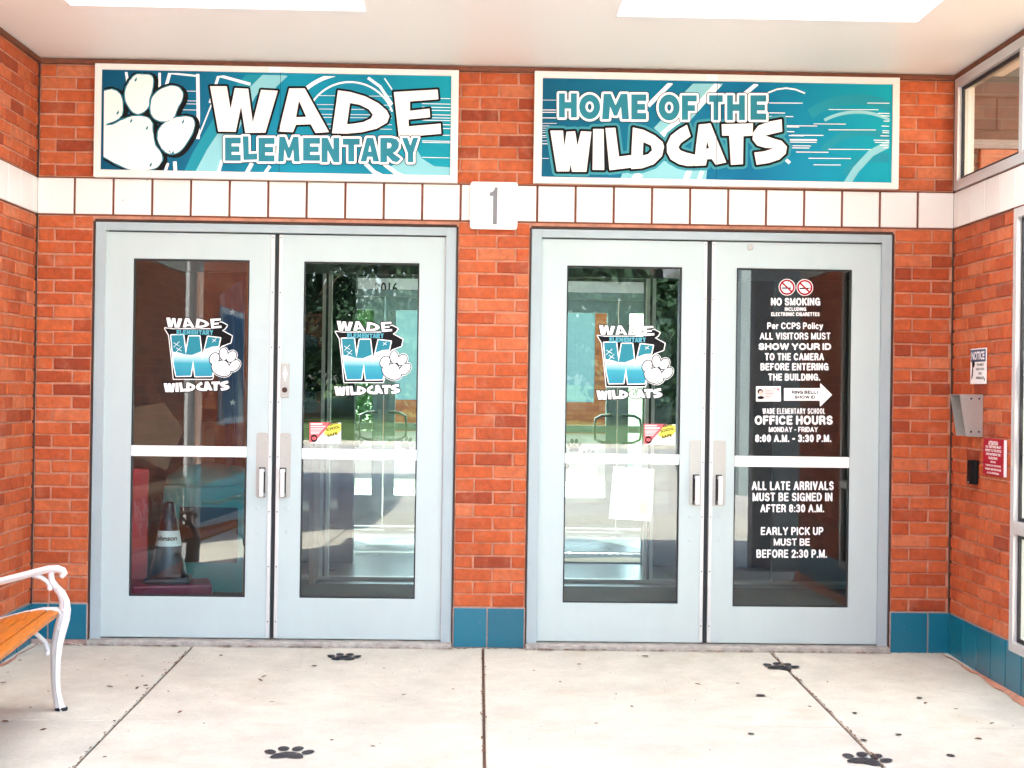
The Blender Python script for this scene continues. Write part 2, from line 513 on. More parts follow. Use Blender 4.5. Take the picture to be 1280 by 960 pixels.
def art(shapes, off=0.0, h=0.5, clip=None):
    """union of closed outlines grown by off, as flat polygons (points in photo pixels)"""
    allp = np.concatenate([np.asarray(r, float) for s in shapes for r in ([s[1]] if s[0] == 's' else s)])
    pad = off + 2 * h + max([s[2] for s in shapes if s[0] == 's'] + [0])
    x0, y0 = allp.min(0) - pad
    x1, y1 = allp.max(0) + pad
    nx, ny = int((x1 - x0) / h) + 2, int((y1 - y0) / h) + 2
    gx, gy = x0 + h * np.arange(nx), y0 + h * np.arange(ny)
    F = np.full((ny, nx), -1e3)
    for s in shapes:
        a = np.concatenate([np.asarray(r, float) for r in ([s[1]] if s[0] == 's' else s)])
        i0, i1 = np.searchsorted(gx, [a[:, 0].min() - pad, a[:, 0].max() + pad])
        j0, j1 = np.searchsorted(gy, [a[:, 1].min() - pad, a[:, 1].max() + pad])
        X, Y = np.meshgrid(gx[i0:i1], gy[j0:j1])
        F[j0:j1, i0:i1] = np.maximum(F[j0:j1, i0:i1], off - (_stroke(s[1], s[2], X, Y) if s[0] == 's' else _sd(s, X, Y)))
    if clip is not None:
        X, Y = np.meshgrid(gx, gy)
        F = np.minimum(F, -_sd([clip], X, Y))
    B = F > 0
    code = B[:-1, :-1] * 1 + B[:-1, 1:] * 2 + B[1:, 1:] * 4 + B[1:, :-1] * 8
    vs, vi, fs = [], {}, []
    def vert(k, p):
        if k not in vi:
            vi[k] = len(vs)
            vs.append(p)
        return vi[k]
    def lerp(j, i, j2, i2):
        a, b = F[j, i], F[j2, i2]
        t = a / (a - b)
        return (gx[i] + (gx[i2] - gx[i]) * t, gy[j] + (gy[j2] - gy[j]) * t)
    for j in range(ny - 1):
        i = 0
        while i < nx - 1:
            c = code[j, i]
            if c == 0:
                i += 1
                continue
            if c == 15:
                k = i
                while k < nx - 1 and code[j, k] == 15:
                    k += 1
                fs.append([vert((j, i), (gx[i], gy[j])), vert((j, k), (gx[k], gy[j])), vert((j + 1, k), (gx[k], gy[j + 1])), vert((j + 1, i), (gx[i], gy[j + 1]))])
                i = k
                continue
            cn = [(j, i), (j, i + 1), (j + 1, i + 1), (j + 1, i)]
            ed = {'a': (cn[0], cn[1]), 'b': (cn[1], cn[2]), 'c': (cn[3], cn[2]), 'd': (cn[0], cn[3])}
            for poly in CASES[c]:
                ids = []
                for q in poly:
                    if isinstance(q, int):
                        jj, ii = cn[q]
                        ids.append(vert((jj, ii), (gx[ii], gy[jj])))
                    else:
                        A, Bq = ed[q]
                        ids.append(vert((q in 'ac', *A, *Bq), lerp(*A, *Bq)))
                if len(set(ids)) > 2:
                    fs.append(ids)
            i += 1
    return vs, fs
def art_obj(name, shapes, m, parent, Y, off=0.0, h=0.5, clip=None, mapf=None):
    vs, fs = art(shapes, off, h, clip)
    me = bpy.data.meshes.new(name)
    mapf = mapf or (lambda x, y: at(x, y, Y))
    inv = parent.matrix_basis.inverted() if parent else Matrix()
    P = [inv @ mapf(x, y) for x, y in vs]
    me.from_pydata([tuple(p) for p in P], [], [f[::-1] for f in fs])
    me.materials.append(m)
    return link(name, me, parent)

GLY = {  # plain block letters in a unit box, y down
 'E': [[(0, 0), (1, 0), (1, .26), (.42, .26), (.42, .38), (.92, .38), (.92, .62), (.42, .62), (.42, .74), (1, .74), (1, 1), (0, 1)]],
 'L': [[(0, 0), (.4, 0), (.42, .74), (1, .72), (1, .98), (.06, 1)]],
 'M': [[(.06, 0), (.32, 0), (.5, .45), (.7, 0), (.94, 0), (1, 1), (.74, 1), (.7, .5), (.56, .86), (.44, .86), (.3, .5), (.26, 1), (0, 1)]],
 'N': [[(0, 0), (.34, 0), (.66, .5), (.66, 0), (1, 0), (1, 1), (.68, 1), (.34, .5), (.34, 1), (0, 1)]],
 'T': [[(0, 0), (1, 0), (1, .27), (.68, .27), (.68, 1), (.32, 1), (.32, .27), (0, .27)]],
 'A': [[(.33, 0), (.68, 0), (1, 1), (.68, 1), (.63, .8), (.37, .8), (.31, 1), (0, 1)], [(.5, .3), (.58, .58), (.42, .58)]],
 'R': [[(0, 0), (.55, 0), (.8, .06), (.92, .2), (.9, .4), (.75, .56), (.62, .62), (1, .86), (.82, 1), (.6, .96), (.33, .72), (.33, 1), (0, 1)], [(.34, .2), (.5, .22), (.56, .3), (.5, .4), (.34, .44)]],
 'Y': [[(0, 0), (.34, 0), (.52, .32), (.68, 0), (1, 0), (.7, .62), (.7, 1), (.36, 1), (.36, .62)]],
 'H': [[(0, 0), (.33, 0), (.33, .36), (.67, .36), (.67, 0), (1, 0), (1, 1), (.67, 1), (.67, .63), (.33, .63), (.33, 1), (0, 1)]],
 'F': [[(0, 0), (1, 0), (1, .25), (.42, .25), (.42, .4), (.88, .4), (.88, .64), (.42, .64), (.42, 1), (0, 1)]],
 'O': [[(.5 + .5 * math.cos(a), .5 + .5 * math.sin(a)) for a in np.linspace(0, 2 * math.pi, 29)[:-1]],
       [(.5 + .2 * math.cos(a), .5 + .22 * math.sin(a)) for a in np.linspace(0, 2 * math.pi, 21)[:-1]]],
}
def glyph(ch, x0, y0, x1, y1):
    return [[(x0 + u * (x1 - x0), y0 + v * (y1 - y0)) for u, v in r] for r in GLY[ch]]
def ell(cx, cy, rx, ry, ang=0, n=26):
    c, s = math.cos(R(ang)), math.sin(R(ang))
    return [(cx + rx * math.cos(t) * c - ry * math.sin(t) * s, cy + rx * math.cos(t) * s + ry * math.sin(t) * c) for t in np.linspace(0, 2 * math.pi, n + 1)[:-1]]
def smooth(p, n=4):
    p = [Vector((*q, 0)) for q in p]
    out = []
    for i in range(len(p)):
        a, b, c, d = p[i - 1], p[i], p[(i + 1) % len(p)], p[(i + 2) % len(p)]
        for k in range(n):
            t = k / n
            q = 0.5 * ((2 * b) + (c - a) * t + (2 * a - 5 * b + 4 * c - d) * t * t + (3 * b - a - 3 * c + d) * t ** 3)
            out.append((q.x, q.y))
    return out
def band(pts, wd):                       # a stripe of constant width along a polyline
    P = [Vector((*q, 0)) for q in pts]
    L, Rr = [], []
    for i, p in enumerate(P):
        t = (P[min(i + 1, len(P) - 1)] - P[max(i - 1, 0)]).normalized()
        nn = Vector((-t.y, t.x, 0)) * (wd / 2)
        L.append((p.x + nn.x, p.y + nn.y))
        Rr.append((p.x - nn.x, p.y - nn.y))
    return [L + Rr[::-1]]
def arc(cx, cy, r, a0, a1, n=24):
    return [(cx + r * math.cos(R(a)), cy - r * math.sin(R(a))) for a in np.linspace(a0, a1, n)]
def remap(shapes, b0, b1):
    sx, sy = (b1[2] - b1[0]) / (b0[2] - b0[0]), (b1[3] - b1[1]) / (b0[3] - b0[1])
    return [[[(b1[0] + (x - b0[0]) * sx, b1[1] + (y - b0[1]) * sy) for x, y in r] for r in s] for s in shapes]
def bounds(shapes):
    a = np.concatenate([np.asarray(r, float) for s in shapes for r in s])
    return (*a.min(0), *a.max(0))

# ------------------------------------------------------------------ lettering with the built-in font
def text_mesh(s, bold):
    cu = bpy.data.curves.new('lettering', 'FONT')
    cu.body = s
    cu.offset = bold
    cu.resolution_u = 3
    o = bpy.data.objects.new('lettering', cu)
    COL.objects.link(o)
    dg = bpy.context.evaluated_depsgraph_get()
    me = bpy.data.meshes.new_from_object(o.evaluated_get(dg))
    bpy.data.objects.remove(o)
    bpy.data.curves.remove(cu)
    return me
def text_box(s, m, parent, centre, U, V, wd, ht, bold=0.018, name='lettering', lift=None):
    """fit the words to a wd x ht box round centre; U, V = unit vectors along and up"""
    me = text_mesh(s, bold)
    n = len(me.vertices)
    co = np.zeros(n * 3)
    me.vertices.foreach_get('co', co)
    co = co.reshape(-1, 3)
    lo, hi = co.min(0), co.max(0)
    c = (lo + hi) / 2
    sx, sy = wd / (hi[0] - lo[0]), ht / (hi[1] - lo[1])
    U, V, C = Vector(U), Vector(V), Vector(centre)
    inv = parent.matrix_basis.inverted() if parent else Matrix()
    for v in me.vertices:
        v.co = inv @ (C + U * ((v.co.x - c[0]) * sx) + V * ((v.co.y - c[1]) * sy))
    me.materials.clear()
    me.materials.append(m)
    return link(name, me, parent)
def text_px(s, m, parent, b, Y, bold=0.018, name='lettering'):
    x0, y0, x1, y1 = b
    sc = FPX / (CAM_D + Y)
    return text_box(s, m, parent, at((x0 + x1) / 2, (y0 + y1) / 2, Y), (1, 0, 0), (0, 0, 1), (x1 - x0) / sc, (y1 - y0) / sc, bold, name)

# block lettering for the vinyl notices: strokes of constant weight, fitted to a box
def _a(cx, cy, rx, ry, a0, a1, n=14): return [(cx + rx * math.cos(R(t)), cy - ry * math.sin(R(t))) for t in np.linspace(a0, a1, n)]
SF = {'A': (.76, [[(0, 1), (.38, 0), (.76, 1)], [(.14, .67), (.62, .67)]]),
 'B': (.62, [[(0, 0), (0, 1), (.36, 1)] + _a(.36, .74, .26, .26, -90, 90) + [(0, .48)], [(0, 0), (.34, 0)] + _a(.34, .24, .22, .24, 90, -90) + [(0, .48)]]),
 'C': (.72, [_a(.38, .5, .38, .5, 42, 318, 22)]), 'D': (.66, [[(0, 0), (.26, 0)] + _a(.26, .5, .4, .5, 90, -90) + [(0, 1), (0, 0)]]),
 'E': (.54, [[(.54, 0), (0, 0), (0, 1), (.54, 1)], [(0, .48), (.48, .48)]]), 'F': (.5, [[(.5, 0), (0, 0), (0, 1)], [(0, .5), (.44, .5)]]),
 'G': (.74, [_a(.38, .5, .38, .5, 45, 335, 22), [(.42, .54), (.74, .54), (.74, 1)]]), 'H': (.64, [[(0, 0), (0, 1)], [(.64, 0), (.64, 1)], [(0, .48), (.64, .48)]]),
 'I': (.0, [[(0, 0), (0, 1)]]), 'K': (.64, [[(0, 0), (0, 1)], [(.62, 0), (0, .64)], [(.22, .42), (.64, 1)]]), 'L': (.5, [[(0, 0), (0, 1), (.5, 1)]]),
 'M': (.8, [[(0, 1), (0, 0), (.4, .96), (.8, 0), (.8, 1)]]), 'N': (.64, [[(0, 1), (0, 0), (.64, 1), (.64, 0)]]), 'O': (.78, [_a(.39, .5, .39, .5, 0, 360, 28)]),
 'P': (.58, [[(0, 1), (0, 0), (.32, 0)] + _a(.32, .28, .26, .28, 90, -90) + [(0, .56)]]), 'R': (.62, [[(0, 1), (0, 0), (.34, 0)] + _a(.34, .27, .26, .27, 90, -90) + [(0, .54)], [(.34, .54), (.52, .64), (.58, .8), (.62, 1)]]),
 'S': (.6, [_a(.3, .25, .28, .25, 20, 270, 16) + _a(.3, .75, .30, .25, 90, -160, 16)[1:]]), 'T': (.62, [[(0, 0), (.62, 0)], [(.31, 0), (.31, 1)]]),
 'U': (.64, [[(0, 0)] + _a(.32, .68, .32, .32, 180, 360) + [(.64, 0)]]), 'V': (.7, [[(0, 0), (.35, 1), (.7, 0)]]), 'W': (1.04, [[(0, 0), (.26, 1), (.52, 0), (.78, 1), (1.04, 0)]]),
 'Y': (.7, [[(0, 0), (.35, .54), (.7, 0)], [(.35, .54), (.35, 1)]]), '0': (.54, [_a(.27, .5, .27, .5, 0, 360, 24)]),
 '2': (.54, [_a(.27, .27, .27, .27, 165, -25) + [(0, 1), (.54, 1)]]), '3': (.54, [_a(.26, .24, .25, .24, 155, -90), _a(.26, .74, .28, .26, 90, -155)]),
 '8': (.54, [_a(.27, .23, .24, .23, 0, 360, 20), _a(.27, .73, .27, .27, 0, 360, 20)]), '.': (.0, [[(0, .97), (0, 1)]]), ':': (.0, [[(0, .38), (0, .41)], [(0, .97), (0, 1)]]),
 '-': (.28, [[(0, .58), (.28, .58)]]), '/': (.32, [[(0, 1), (.32, 0)]]), 'e': (.5, [[(0, .66), (.5, .66)] + _a(.25, .66, .25, .34, 0, 310, 16)[1:]]), 'r': (.26, [[(0, .33), (0, 1)], [(0, .56), (.08, .4), (.26, .34)]]),
 'o': (.52, [_a(.26, .66, .26, .34, 0, 360, 20)]), 'l': (.0, [[(0, 0), (0, 1)]]), 'i': (.0, [[(0, .33), (0, 1)], [(0, .02), (0, .05)]]), 'c': (.46, [_a(.25, .66, .25, .34, 45, 315, 16)]),
 'y': (.5, [[(0, .33), (.25, .98)], [(.5, .33), (.22, 1.12), (.05, 1.27)]])}
def block_text(s, m, parent, b, Y, k=0.2, desc=0.0, h=0.16):
    x0, y0, x1, y1 = b
    H = (y1 - y0) / (1 + desc)
    wt = k * H
    gap, sp = 0.085 * H, 0.30 * H
    tot, fix, nvis = 0.0, 0.0, 0
    for i, ch in enumerate(s):
        if ch == ' ':
            fix += sp
        else:
            tot += SF[ch][0]
            fix += wt + (gap if i < len(s) - 1 else 0)
    sx = (x1 - x0 - fix) / tot
    hh = H - wt
    x, shp = x0, []
    for ch in s:
        if ch == ' ':
            x += sp
            continue
        wd, st = SF[ch]
        for q in st:
            shp.append(('s', [(x + wt / 2 + px_ * sx, y0 + wt / 2 + py_ * hh) for px_, py_ in q], wt))
        x += wd * sx + wt + gap
    return art_obj('lettering', shp, m, parent, Y, h=h)

# ------------------------------------------------------------------ brickwork
def brick_panel(mb, fmap, u0, u1, v0, v1, ch, L=0.2024, shift=0.0, dep=0.008, j=0.010, ju=0.0022):
    n = max(1, round((v1 - v0) / ch))
    ch = (v1 - v0) / n
    for r in range(n):
        a, b = v0 + r * ch + j / 2, v0 + (r + 1) * ch - j / 2
        k = math.floor((u0 - shift) / L) - 1
        off = shift + (L / 2 if r % 2 else 0)
        while True:
            p, q = off + k * L, off + (k + 1) * L
            k += 1
            if p >= u1: break
            p, q = max(p, u0) + j / 2, min(q, u1) - j / 2
            if q - p < 0.02: continue
            d = dep + random.uniform(-0.0015, 0.0015)
            bv = 0.0035
            J = lambda: random.uniform(-ju, ju)
            um, c4 = (p + q) / 2, [(p + J(), a + J()), (q + J(), a + J()), (q + J(), b + J()), (p + J(), b + J())]
            vs = [fmap(x, y, 0) for x, y in c4] + [fmap(x, y, d - 0.003) for x, y in c4]
            vs += [fmap(x + (bv if x < um else -bv), y + (bv if y < (a + b) / 2 else -bv), d) for x, y in c4]
            mb.add(vs, [(8, 9, 10, 11)] + [(i, (i + 1) % 4, 4 + (i + 1) % 4, 4 + i) for i in range(4)] + [(4 + i, 4 + (i + 1) % 4, 8 + (i + 1) % 4, 8 + i) for i in range(4)])
def tile_row(mb, fmap, cuts, v0, v1, dep, j):
    for p, q in zip(cuts, cuts[1:]):
        p, q = p + j / 2, q - j / 2
        if q - p < 0.01: continue
        d, bv = dep + random.uniform(-.0006, .0006), 0.003
        c4 = [(p, v0), (q, v0), (q, v1), (p, v1)]
        um = (p + q) / 2
        vs = [fmap(x, y, 0) for x, y in c4] + [fmap(x, y, d - 0.002) for x, y in c4]
        vs += [fmap(x + (bv if x < um else -bv), y + (bv if y < (v0 + v1) / 2 else -bv), d) for x, y in c4]
        mb.add(vs, [(8, 9, 10, 11)] + [(i, (i + 1) % 4, 4 + (i + 1) % 4, 4 + i) for i in range(4)] + [(4 + i, 4 + (i + 1) % 4, 8 + (i + 1) % 4, 8 + i) for i in range(4)])

XL, XR = -2.34, 2.527
PIERS = [(XL, -2.034), (-0.122, 0.264), (2.200, XR)]
OPEN = [(-2.034, -0.122), (0.264, 2.200)]
ZB0, ZB1, ZC = 2.272, 2.466, 3.092       # tile band, ceiling
ZT = 0.232                               # top of the teal base
ZH = 2.240                               # top of the door frames
def base_z(x): return 0.044 - 0.0095 * (x - XL)      # the foot of the wall drops a little to the right

# ================================================================== SETTING: ground
def slab_mesh():
    mb = MB()
    xs = [-1.48 + 1.522 * k for k in range(-9, 12)]
    ys = [0.16, -1.6, -3.2, -4.8, -6.4, -8.0, -9.6, -11.2, -12.8]
    for a, b in zip(xs, xs[1:]):
        for y1, y0 in zip(ys, ys[1:]):
            g = 0.006
            gy = 0.0025
            d = random.uniform(-0.001, 0.001)
            vs = []
            for ix, x in enumerate((a + g, b - g)):
                for iy, y in enumerate((y0 + gy, y1 - gy)):
                    vs.append((x, y, FZ + FS * min(y, 0) + d))
            e = 0.004
            ins = [(vs[0][0] + e, vs[0][1] + e), (vs[1][0] + e, vs[1][1] - e), (vs[3][0] - e, vs[3][1] - e), (vs[2][0] - e, vs[2][1] + e)]
            out = [vs[0], vs[1], vs[3], vs[2]]
            low = [(p[0], p[1], p[2] - 0.05) for p in out]
            mid = [(p[0], p[1], p[2] - 0.004) for p in out]
            top = [(x, y, FZ + FS * min(y, 0) + d) for x, y in ins]
            mb.add(low + mid + top, [(8, 9, 10, 11)] + [(4 + i, 4 + (i + 1) % 4, 8 + (i + 1) % 4, 8 + i) for i in range(4)] + [(i, (i + 1) % 4, 4 + (i + 1) % 4, 4 + i) for i in range(4)])
    return mb
pv = slab_mesh().build('pavement', M['concrete'])
props(pv, kind='structure')
mb = MB()
mb.add([(-15.2, 0.16, FZ - .012), (16.8, 0.16, FZ - .012), (16.8, 0, FZ - .012), (-15.2, 0, FZ - .012), (16.8, -12.8, FZ - .012 - FS * 12.8), (-15.2, -12.8, FZ - .012 - FS * 12.8)],
       [(0, 1, 2, 3), (3, 2, 4, 5)])
props(mb.build('joint_filler', M['joint']), kind='structure')
ZG = FZ - FS * 12.8
mb = MB().box(-60, 60, -38, -12.81, ZG - 0.4, ZG - 0.02)
props(mb.build('parking_lot', M['lot']), kind='structure')
mb = MB().box(-60, 60, -38.2, -38.0, ZG - 0.4, ZG + 0.1)
props(mb.build('kerb', M['concrete']), kind='structure')
mb = MB()
N = 40
for sx, (y0, y1) in ((0, (-160, -38.2)), (1, (13.0, 120))):
    b = len(mb.v)
    for i in range(N + 1):
        for k in range(N + 1):
            x, y = -150 + 300 * i / N, y0 + (y1 - y0) * k / N
            t = min(1, max(0, ((-38.2 - y) if sx == 0 else (y - 13)) / 60))
            mb.v.append((x, y, ZG - 0.005 + 2.2 * t * t + 0.1 * math.sin(x * .3) * math.cos(y * .2) * min(1, t * 20)))
    for i in range(N):
        for k in range(N):
            a = b + i * (N + 1) + k
            mb.f.append((a, a + N + 1, a + N + 2, a + 1))
props(mb.build('lawn', M['lawn'], smooth=True), kind='structure')
mb = MB().box(-60, 60, 8.2, 13.0, -0.3, 0.0)
props(mb.build('path', M['concrete']), kind='structure')

# ================================================================== front wall
fw = thing('brick_wall', 'front brick wall with white tile band and teal base around both double doors', 'wall')
F0 = lambda u, v, d: (u, -d, v)
mb = MB()
for i, (a, b) in enumerate(PIERS):
    brick_panel(mb, F0, a + (0.012 if i == 0 else 0.004), b - (0.012 if i == 2 else 0.004), ZT, ZB0 - 0.006, 0.0667, shift=a + (0.004 if i == 1 else -0.1012 if i == 2 else 0.0) + (.0 if i else .102))
brick_panel(mb, F0, XL + 0.012, XR - 0.012, ZB1 + 0.004, ZC - 0.03, 0.0667, shift=XL + 0.10)
mb.build('brickwork', M['brick'], fw)
mb = MB()
for i, (a, b) in enumerate(PIERS):
    mb.box(a, b, 0, 0.24, 0.0, ZB0 - 0.01)
for a, b in OPEN:
    mb.box(a - 0.001, b + 0.001, 0.002, 0.24, ZH + 0.004, ZB0 - 0.01)
mb.box(XL, XR, 0, 0.24, ZB0 - 0.01, ZC + 0.05)
mb.build('mortar_bed', M['mortar'], fw)
mb = MB()
cuts = [XL + 0.2028 * k for k in range(25)]
cuts[-1] = XR
tile_row(mb, F0, cuts, ZB0 + 0.004, ZB1 - 0.004, 0.012, 0.012)
mb.build('tile_band', M['white_tile'], fw)
MB().box(XL, XR, -0.004, -0.0005, ZB0 - 0.004, ZB1 + 0.004).build('band_joint', M['tile_joint'], fw)
mb = MB()
jb = MB()
for (a, b), c in zip(PIERS, ([-2.241], [0.062], [2.405])):
    cc = [a + 0.004] + c + [b - 0.004]
    for p, q in zip(cc, cc[1:]):
        tile_row(mb, F0, [p, q], base_z((p + q) / 2), ZT - 0.006, 0.014, 0.008)
    jb.box(a + 0.002, b - 0.002, -0.005, -0.0005, 0.0, ZT - 0.002)
mb.build('tile_base', M['teal_tile'], fw)
jb.build('base_joint', M['teal_joint'], fw)
MB().box(XL + .01, XR - .01, -0.03, -0.0005, ZC - 0.03, ZC - 0.004).build('ceiling_shadow_strip', M['shadow_line'], fw, bevel=0.003)  # strip stands in for the rusty shadow line where wall meets ceiling
mb = MB().box(XL, XL + 0.012, -0.014, -0.0007, 0, ZC - .004).box(XR - 0.012, XR, -0.014, -0.0007, 0, ZC - .004)
mb.build('corner_caulk', M['caulk'], fw)
mb = MB()
for a, b in OPEN:
    for x in (a, b):
        mb.box(x - 0.0045, x + 0.0045, -0.003, -0.0008, base_z(x), ZH)
    mb.box(a + .005, b - .005, -0.003, -0.0008, ZH + .001, ZH + 0.012)
mb.build('frame_caulk', M['caulk'], fw)
mb = MB()
for a, b in OPEN:
    mb.box(a + .002, b - .002, -0.05, 0.22, -0.03, 0.044)
mb.build('threshold', M['threshold'], fw, bevel=0.006)

# ================================================================== side walls
def side_wall(X, sgn, Y1, label, holes):
    t = thing('brick_wall', label, 'wall', (X, 0, 0))
    # u = distance from the front wall, d = outward into the porch
    Fm = lambda u, v, d: (-sgn * d, -u, v)
    mb, tb, tj, bb, bj, mo = MB(), MB(), MB(), MB(), MB(), MB()
    def solid(u0, u1, z0, z1):
        p = (0, sgn * 0.10)
        mo.box(min(p), max(p), -u1, -u0, z0, z1)
    us = [0.0] + [q for h in holes for q in h[:2]] + [Y1]
    spans = [(us[i], us[i + 1]) for i in range(0, len(us), 2)]
    for (a, b) in spans:
        brick_panel(mb, Fm, a + 0.012, b - 0.004, ZT, ZB0 - 0.006, 0.0667, shift=0.05)
        solid(a, b, -0.3, ZB0 - 0.004)
    top = [(0, Y1)]
    th = [h for h in holes if h[4]]
    if th:
        top = [(th[-1][1], Y1)]
    for a, b in top:
        if b - a > 0.1:
            brick_panel(mb, Fm, a + 0.012, b - 0.004, ZB1 + 0.004, ZC - 0.03, 0.0667, shift=0.05)
        solid(a, b, ZB1 + 0.002, ZC + 0.05)
    solid(0, Y1, ZB0 - 0.003, ZB1 + 0.001)
    cuts = [0.09 + 0.2028 * k for k in range(int((Y1 - 0.09) / 0.2028) + 1)]
    tile_row(tb, Fm, [0.012] + cuts + [Y1], ZB0 + 0.004, ZB1 - 0.004, 0.012, 0.005)
    tile_row(bb, Fm, [0.014] + [0.05 + 0.2028 * k for k in range(int((Y1 - 0.05) / 0.2028) + 1)], -0.0, ZT - 0.006, 0.014, 0.007)
    for m_, (z0, z1) in ((tj, (ZB0 - 0.004, ZB1 + 0.004)), (bj, (-0.15, ZT - 0.002))):
        q = sorted((-sgn * 0.0045, -sgn * 0.0005))
        m_.box(q[0], q[1], -Y1, -0.001, z0, z1)
    # sloped mortar skirt along the foot
    sk = MB()
    n = 40
    for i in range(n + 1):
        u = 0.02 + (Y1 - 0.02) * i / n
        wdt = 0.035 + 0.012 * math.sin(i * 1.7) + random.uniform(-.006, .006)
        zf = FZ - FS * u
        sk.v += [(-sgn * 0.002, -u, 0.006), (-sgn * 0.016, -u, 0.004), (-sgn * (0.016 + wdt), -u, zf + 0.002), (-sgn * 0.002, -u, zf - .03)]
    for i in range(n):
        for k in range(3):
            a = i * 4 + k
            sk.f.append((a, a + 1, a + 5, a + 4))
    mb.build('brickwork', M['brick'], t)
    mo.build('mortar_bed', M['mortar'], t)
    tb.build('tile_band', M['white_tile'], t)
    tj.build('band_joint', M['tile_joint'], t)
    bb.build('tile_base', M['teal_tile'], t)
    bj.build('base_joint', M['teal_joint'], t)
    sk.build('mortar_skirt', M['mortar'], t)
    q = sorted((-sgn * 0.002, -sgn * 0.022))
    MB().box(q[0], q[1], -Y1, -0.031, ZC - 0.028, ZC - 0.004).build('ceiling_shadow_strip', M['shadow_line'], t)  # same painted shadow line with rust, carried along the side wall
    return t
side_wall(XL, -1, 3.85, 'left side brick wall behind the bench, with white tile band and teal base', [])
WIN = (0.915, 2.25)
side_wall(XR, 1, 3.6, 'right side brick wall carrying the notices and intercom, with storefront window', [(WIN[0], WIN[1], 0.19, ZB0 - .004, True)])

# window in the right wall (below the band) and transom window (above the band)
def win(name, label, u0, u1, z0, z1, fr, m_glass, rail=None, mull=()):
    t = thing(name, label, 'window', (XR, 0, 0))
    mb = MB()
    y0, y1 = -u1, -u0
    d0, d1 = -0.02, 0.07
    mb.box(d0, d1, y0, y0 + fr, z0, z1).box(d0, d1, y1 - fr, y1, z0, z1)
    mb.box(d0, d1, y0 + fr, y1 - fr, z0, z0 + fr).box(d0, d1, y0 + fr, y1 - fr, z1 - fr, z1)
    if rail:
        mb.box(d0, d1, y0 + fr, y1 - fr, rail, rail + 0.06)
    for u in mull:
        mb.box(d0 + .002, d1 - .002, -u - fr / 2, -u + fr / 2, z0 + fr, z1 - fr)
    mb.build('window_frame', M['alu'], t, bevel=0.002)
    g = MB()
    for a, b in ([(z0 + fr, rail), (rail + 0.06, z1 - fr)] if rail else [(z0 + fr, z1 - fr)]):
        mb2 = MB().box(0.002, 0.014, y0 + fr, y0 + fr + 0.018, a, b).box(0.002, 0.014, y1 - fr - 0.018, y1 - fr, a, b)
        mb2.box(0.002, 0.014, y0 + fr + .018, y1 - fr - .018, a, a + 0.018).box(0.002, 0.014, y0 + fr + .018, y1 - fr - .018, b - 0.018, b)
        mb2.build('gasket', M['dark_gap'], t)
        g.box(0.016, 0.022, y0 + fr, y1 - fr, a, b)
    g.build('pane', m_glass, t)
    return t
win('storefront_window', 'tall aluminium storefront window at the right edge, below the white tile band', WIN[0], WIN[1], 0.19, ZB0 - 0.006, 0.045, M['clear'], rail=0.74)
win('transom_window', 'bronze tinted transom window above the white tile band on the right', 0.035, WIN[1], ZB1 + 0.004, ZC - 0.03, 0.05, M['bronze_glass'], mull=(0.985,))
# the office behind those windows
of = thing('office_room', 'pale office room seen through the right hand windows', 'room', (XR + 0.11, 0, 0))
mb = MB().box(2.2, 2.3, -3.6, 0.5, 0, ZC).box(0.0, 2.2, 0.4, 0.5, 0, ZC).box(0, 2.2, -3.6, -3.5, 0, ZC)
mb.build('plaster_wall', M['alu_white'], of)
MB().box(0.0, 2.2, -3.5, 0.4, -0.2, -0.1).build('office_floor', M['int_floor'], of)
mb = MB()
mb.box(-0.1, 0.66, 0.28, 0.30, 2.2, 3.4)
brick_panel(mb, lambda u, v, d: (u, 0.28 - d, v), -0.1, 0.66, 2.3, 3.4, 0.2, L=.4)
mb.build('block_wall', M['block'], of)
# paper notices stuck inside the storefront window
for (u0, u1, z0, z1, lab) in ((0.985, 1.12, 1.35, 1.56, 'upper white paper sheet taped inside the storefront window at right edge'), (0.985, 1.13, 1.06, 1.22, 'lower white paper sheet taped inside the storefront window at right edge')):
    o = MB().box(XR + 0.024, XR + 0.025, -u1, -u0, z0, z1).build('paper_sheet', M['paper'])
    props(o, lab, 'paper')

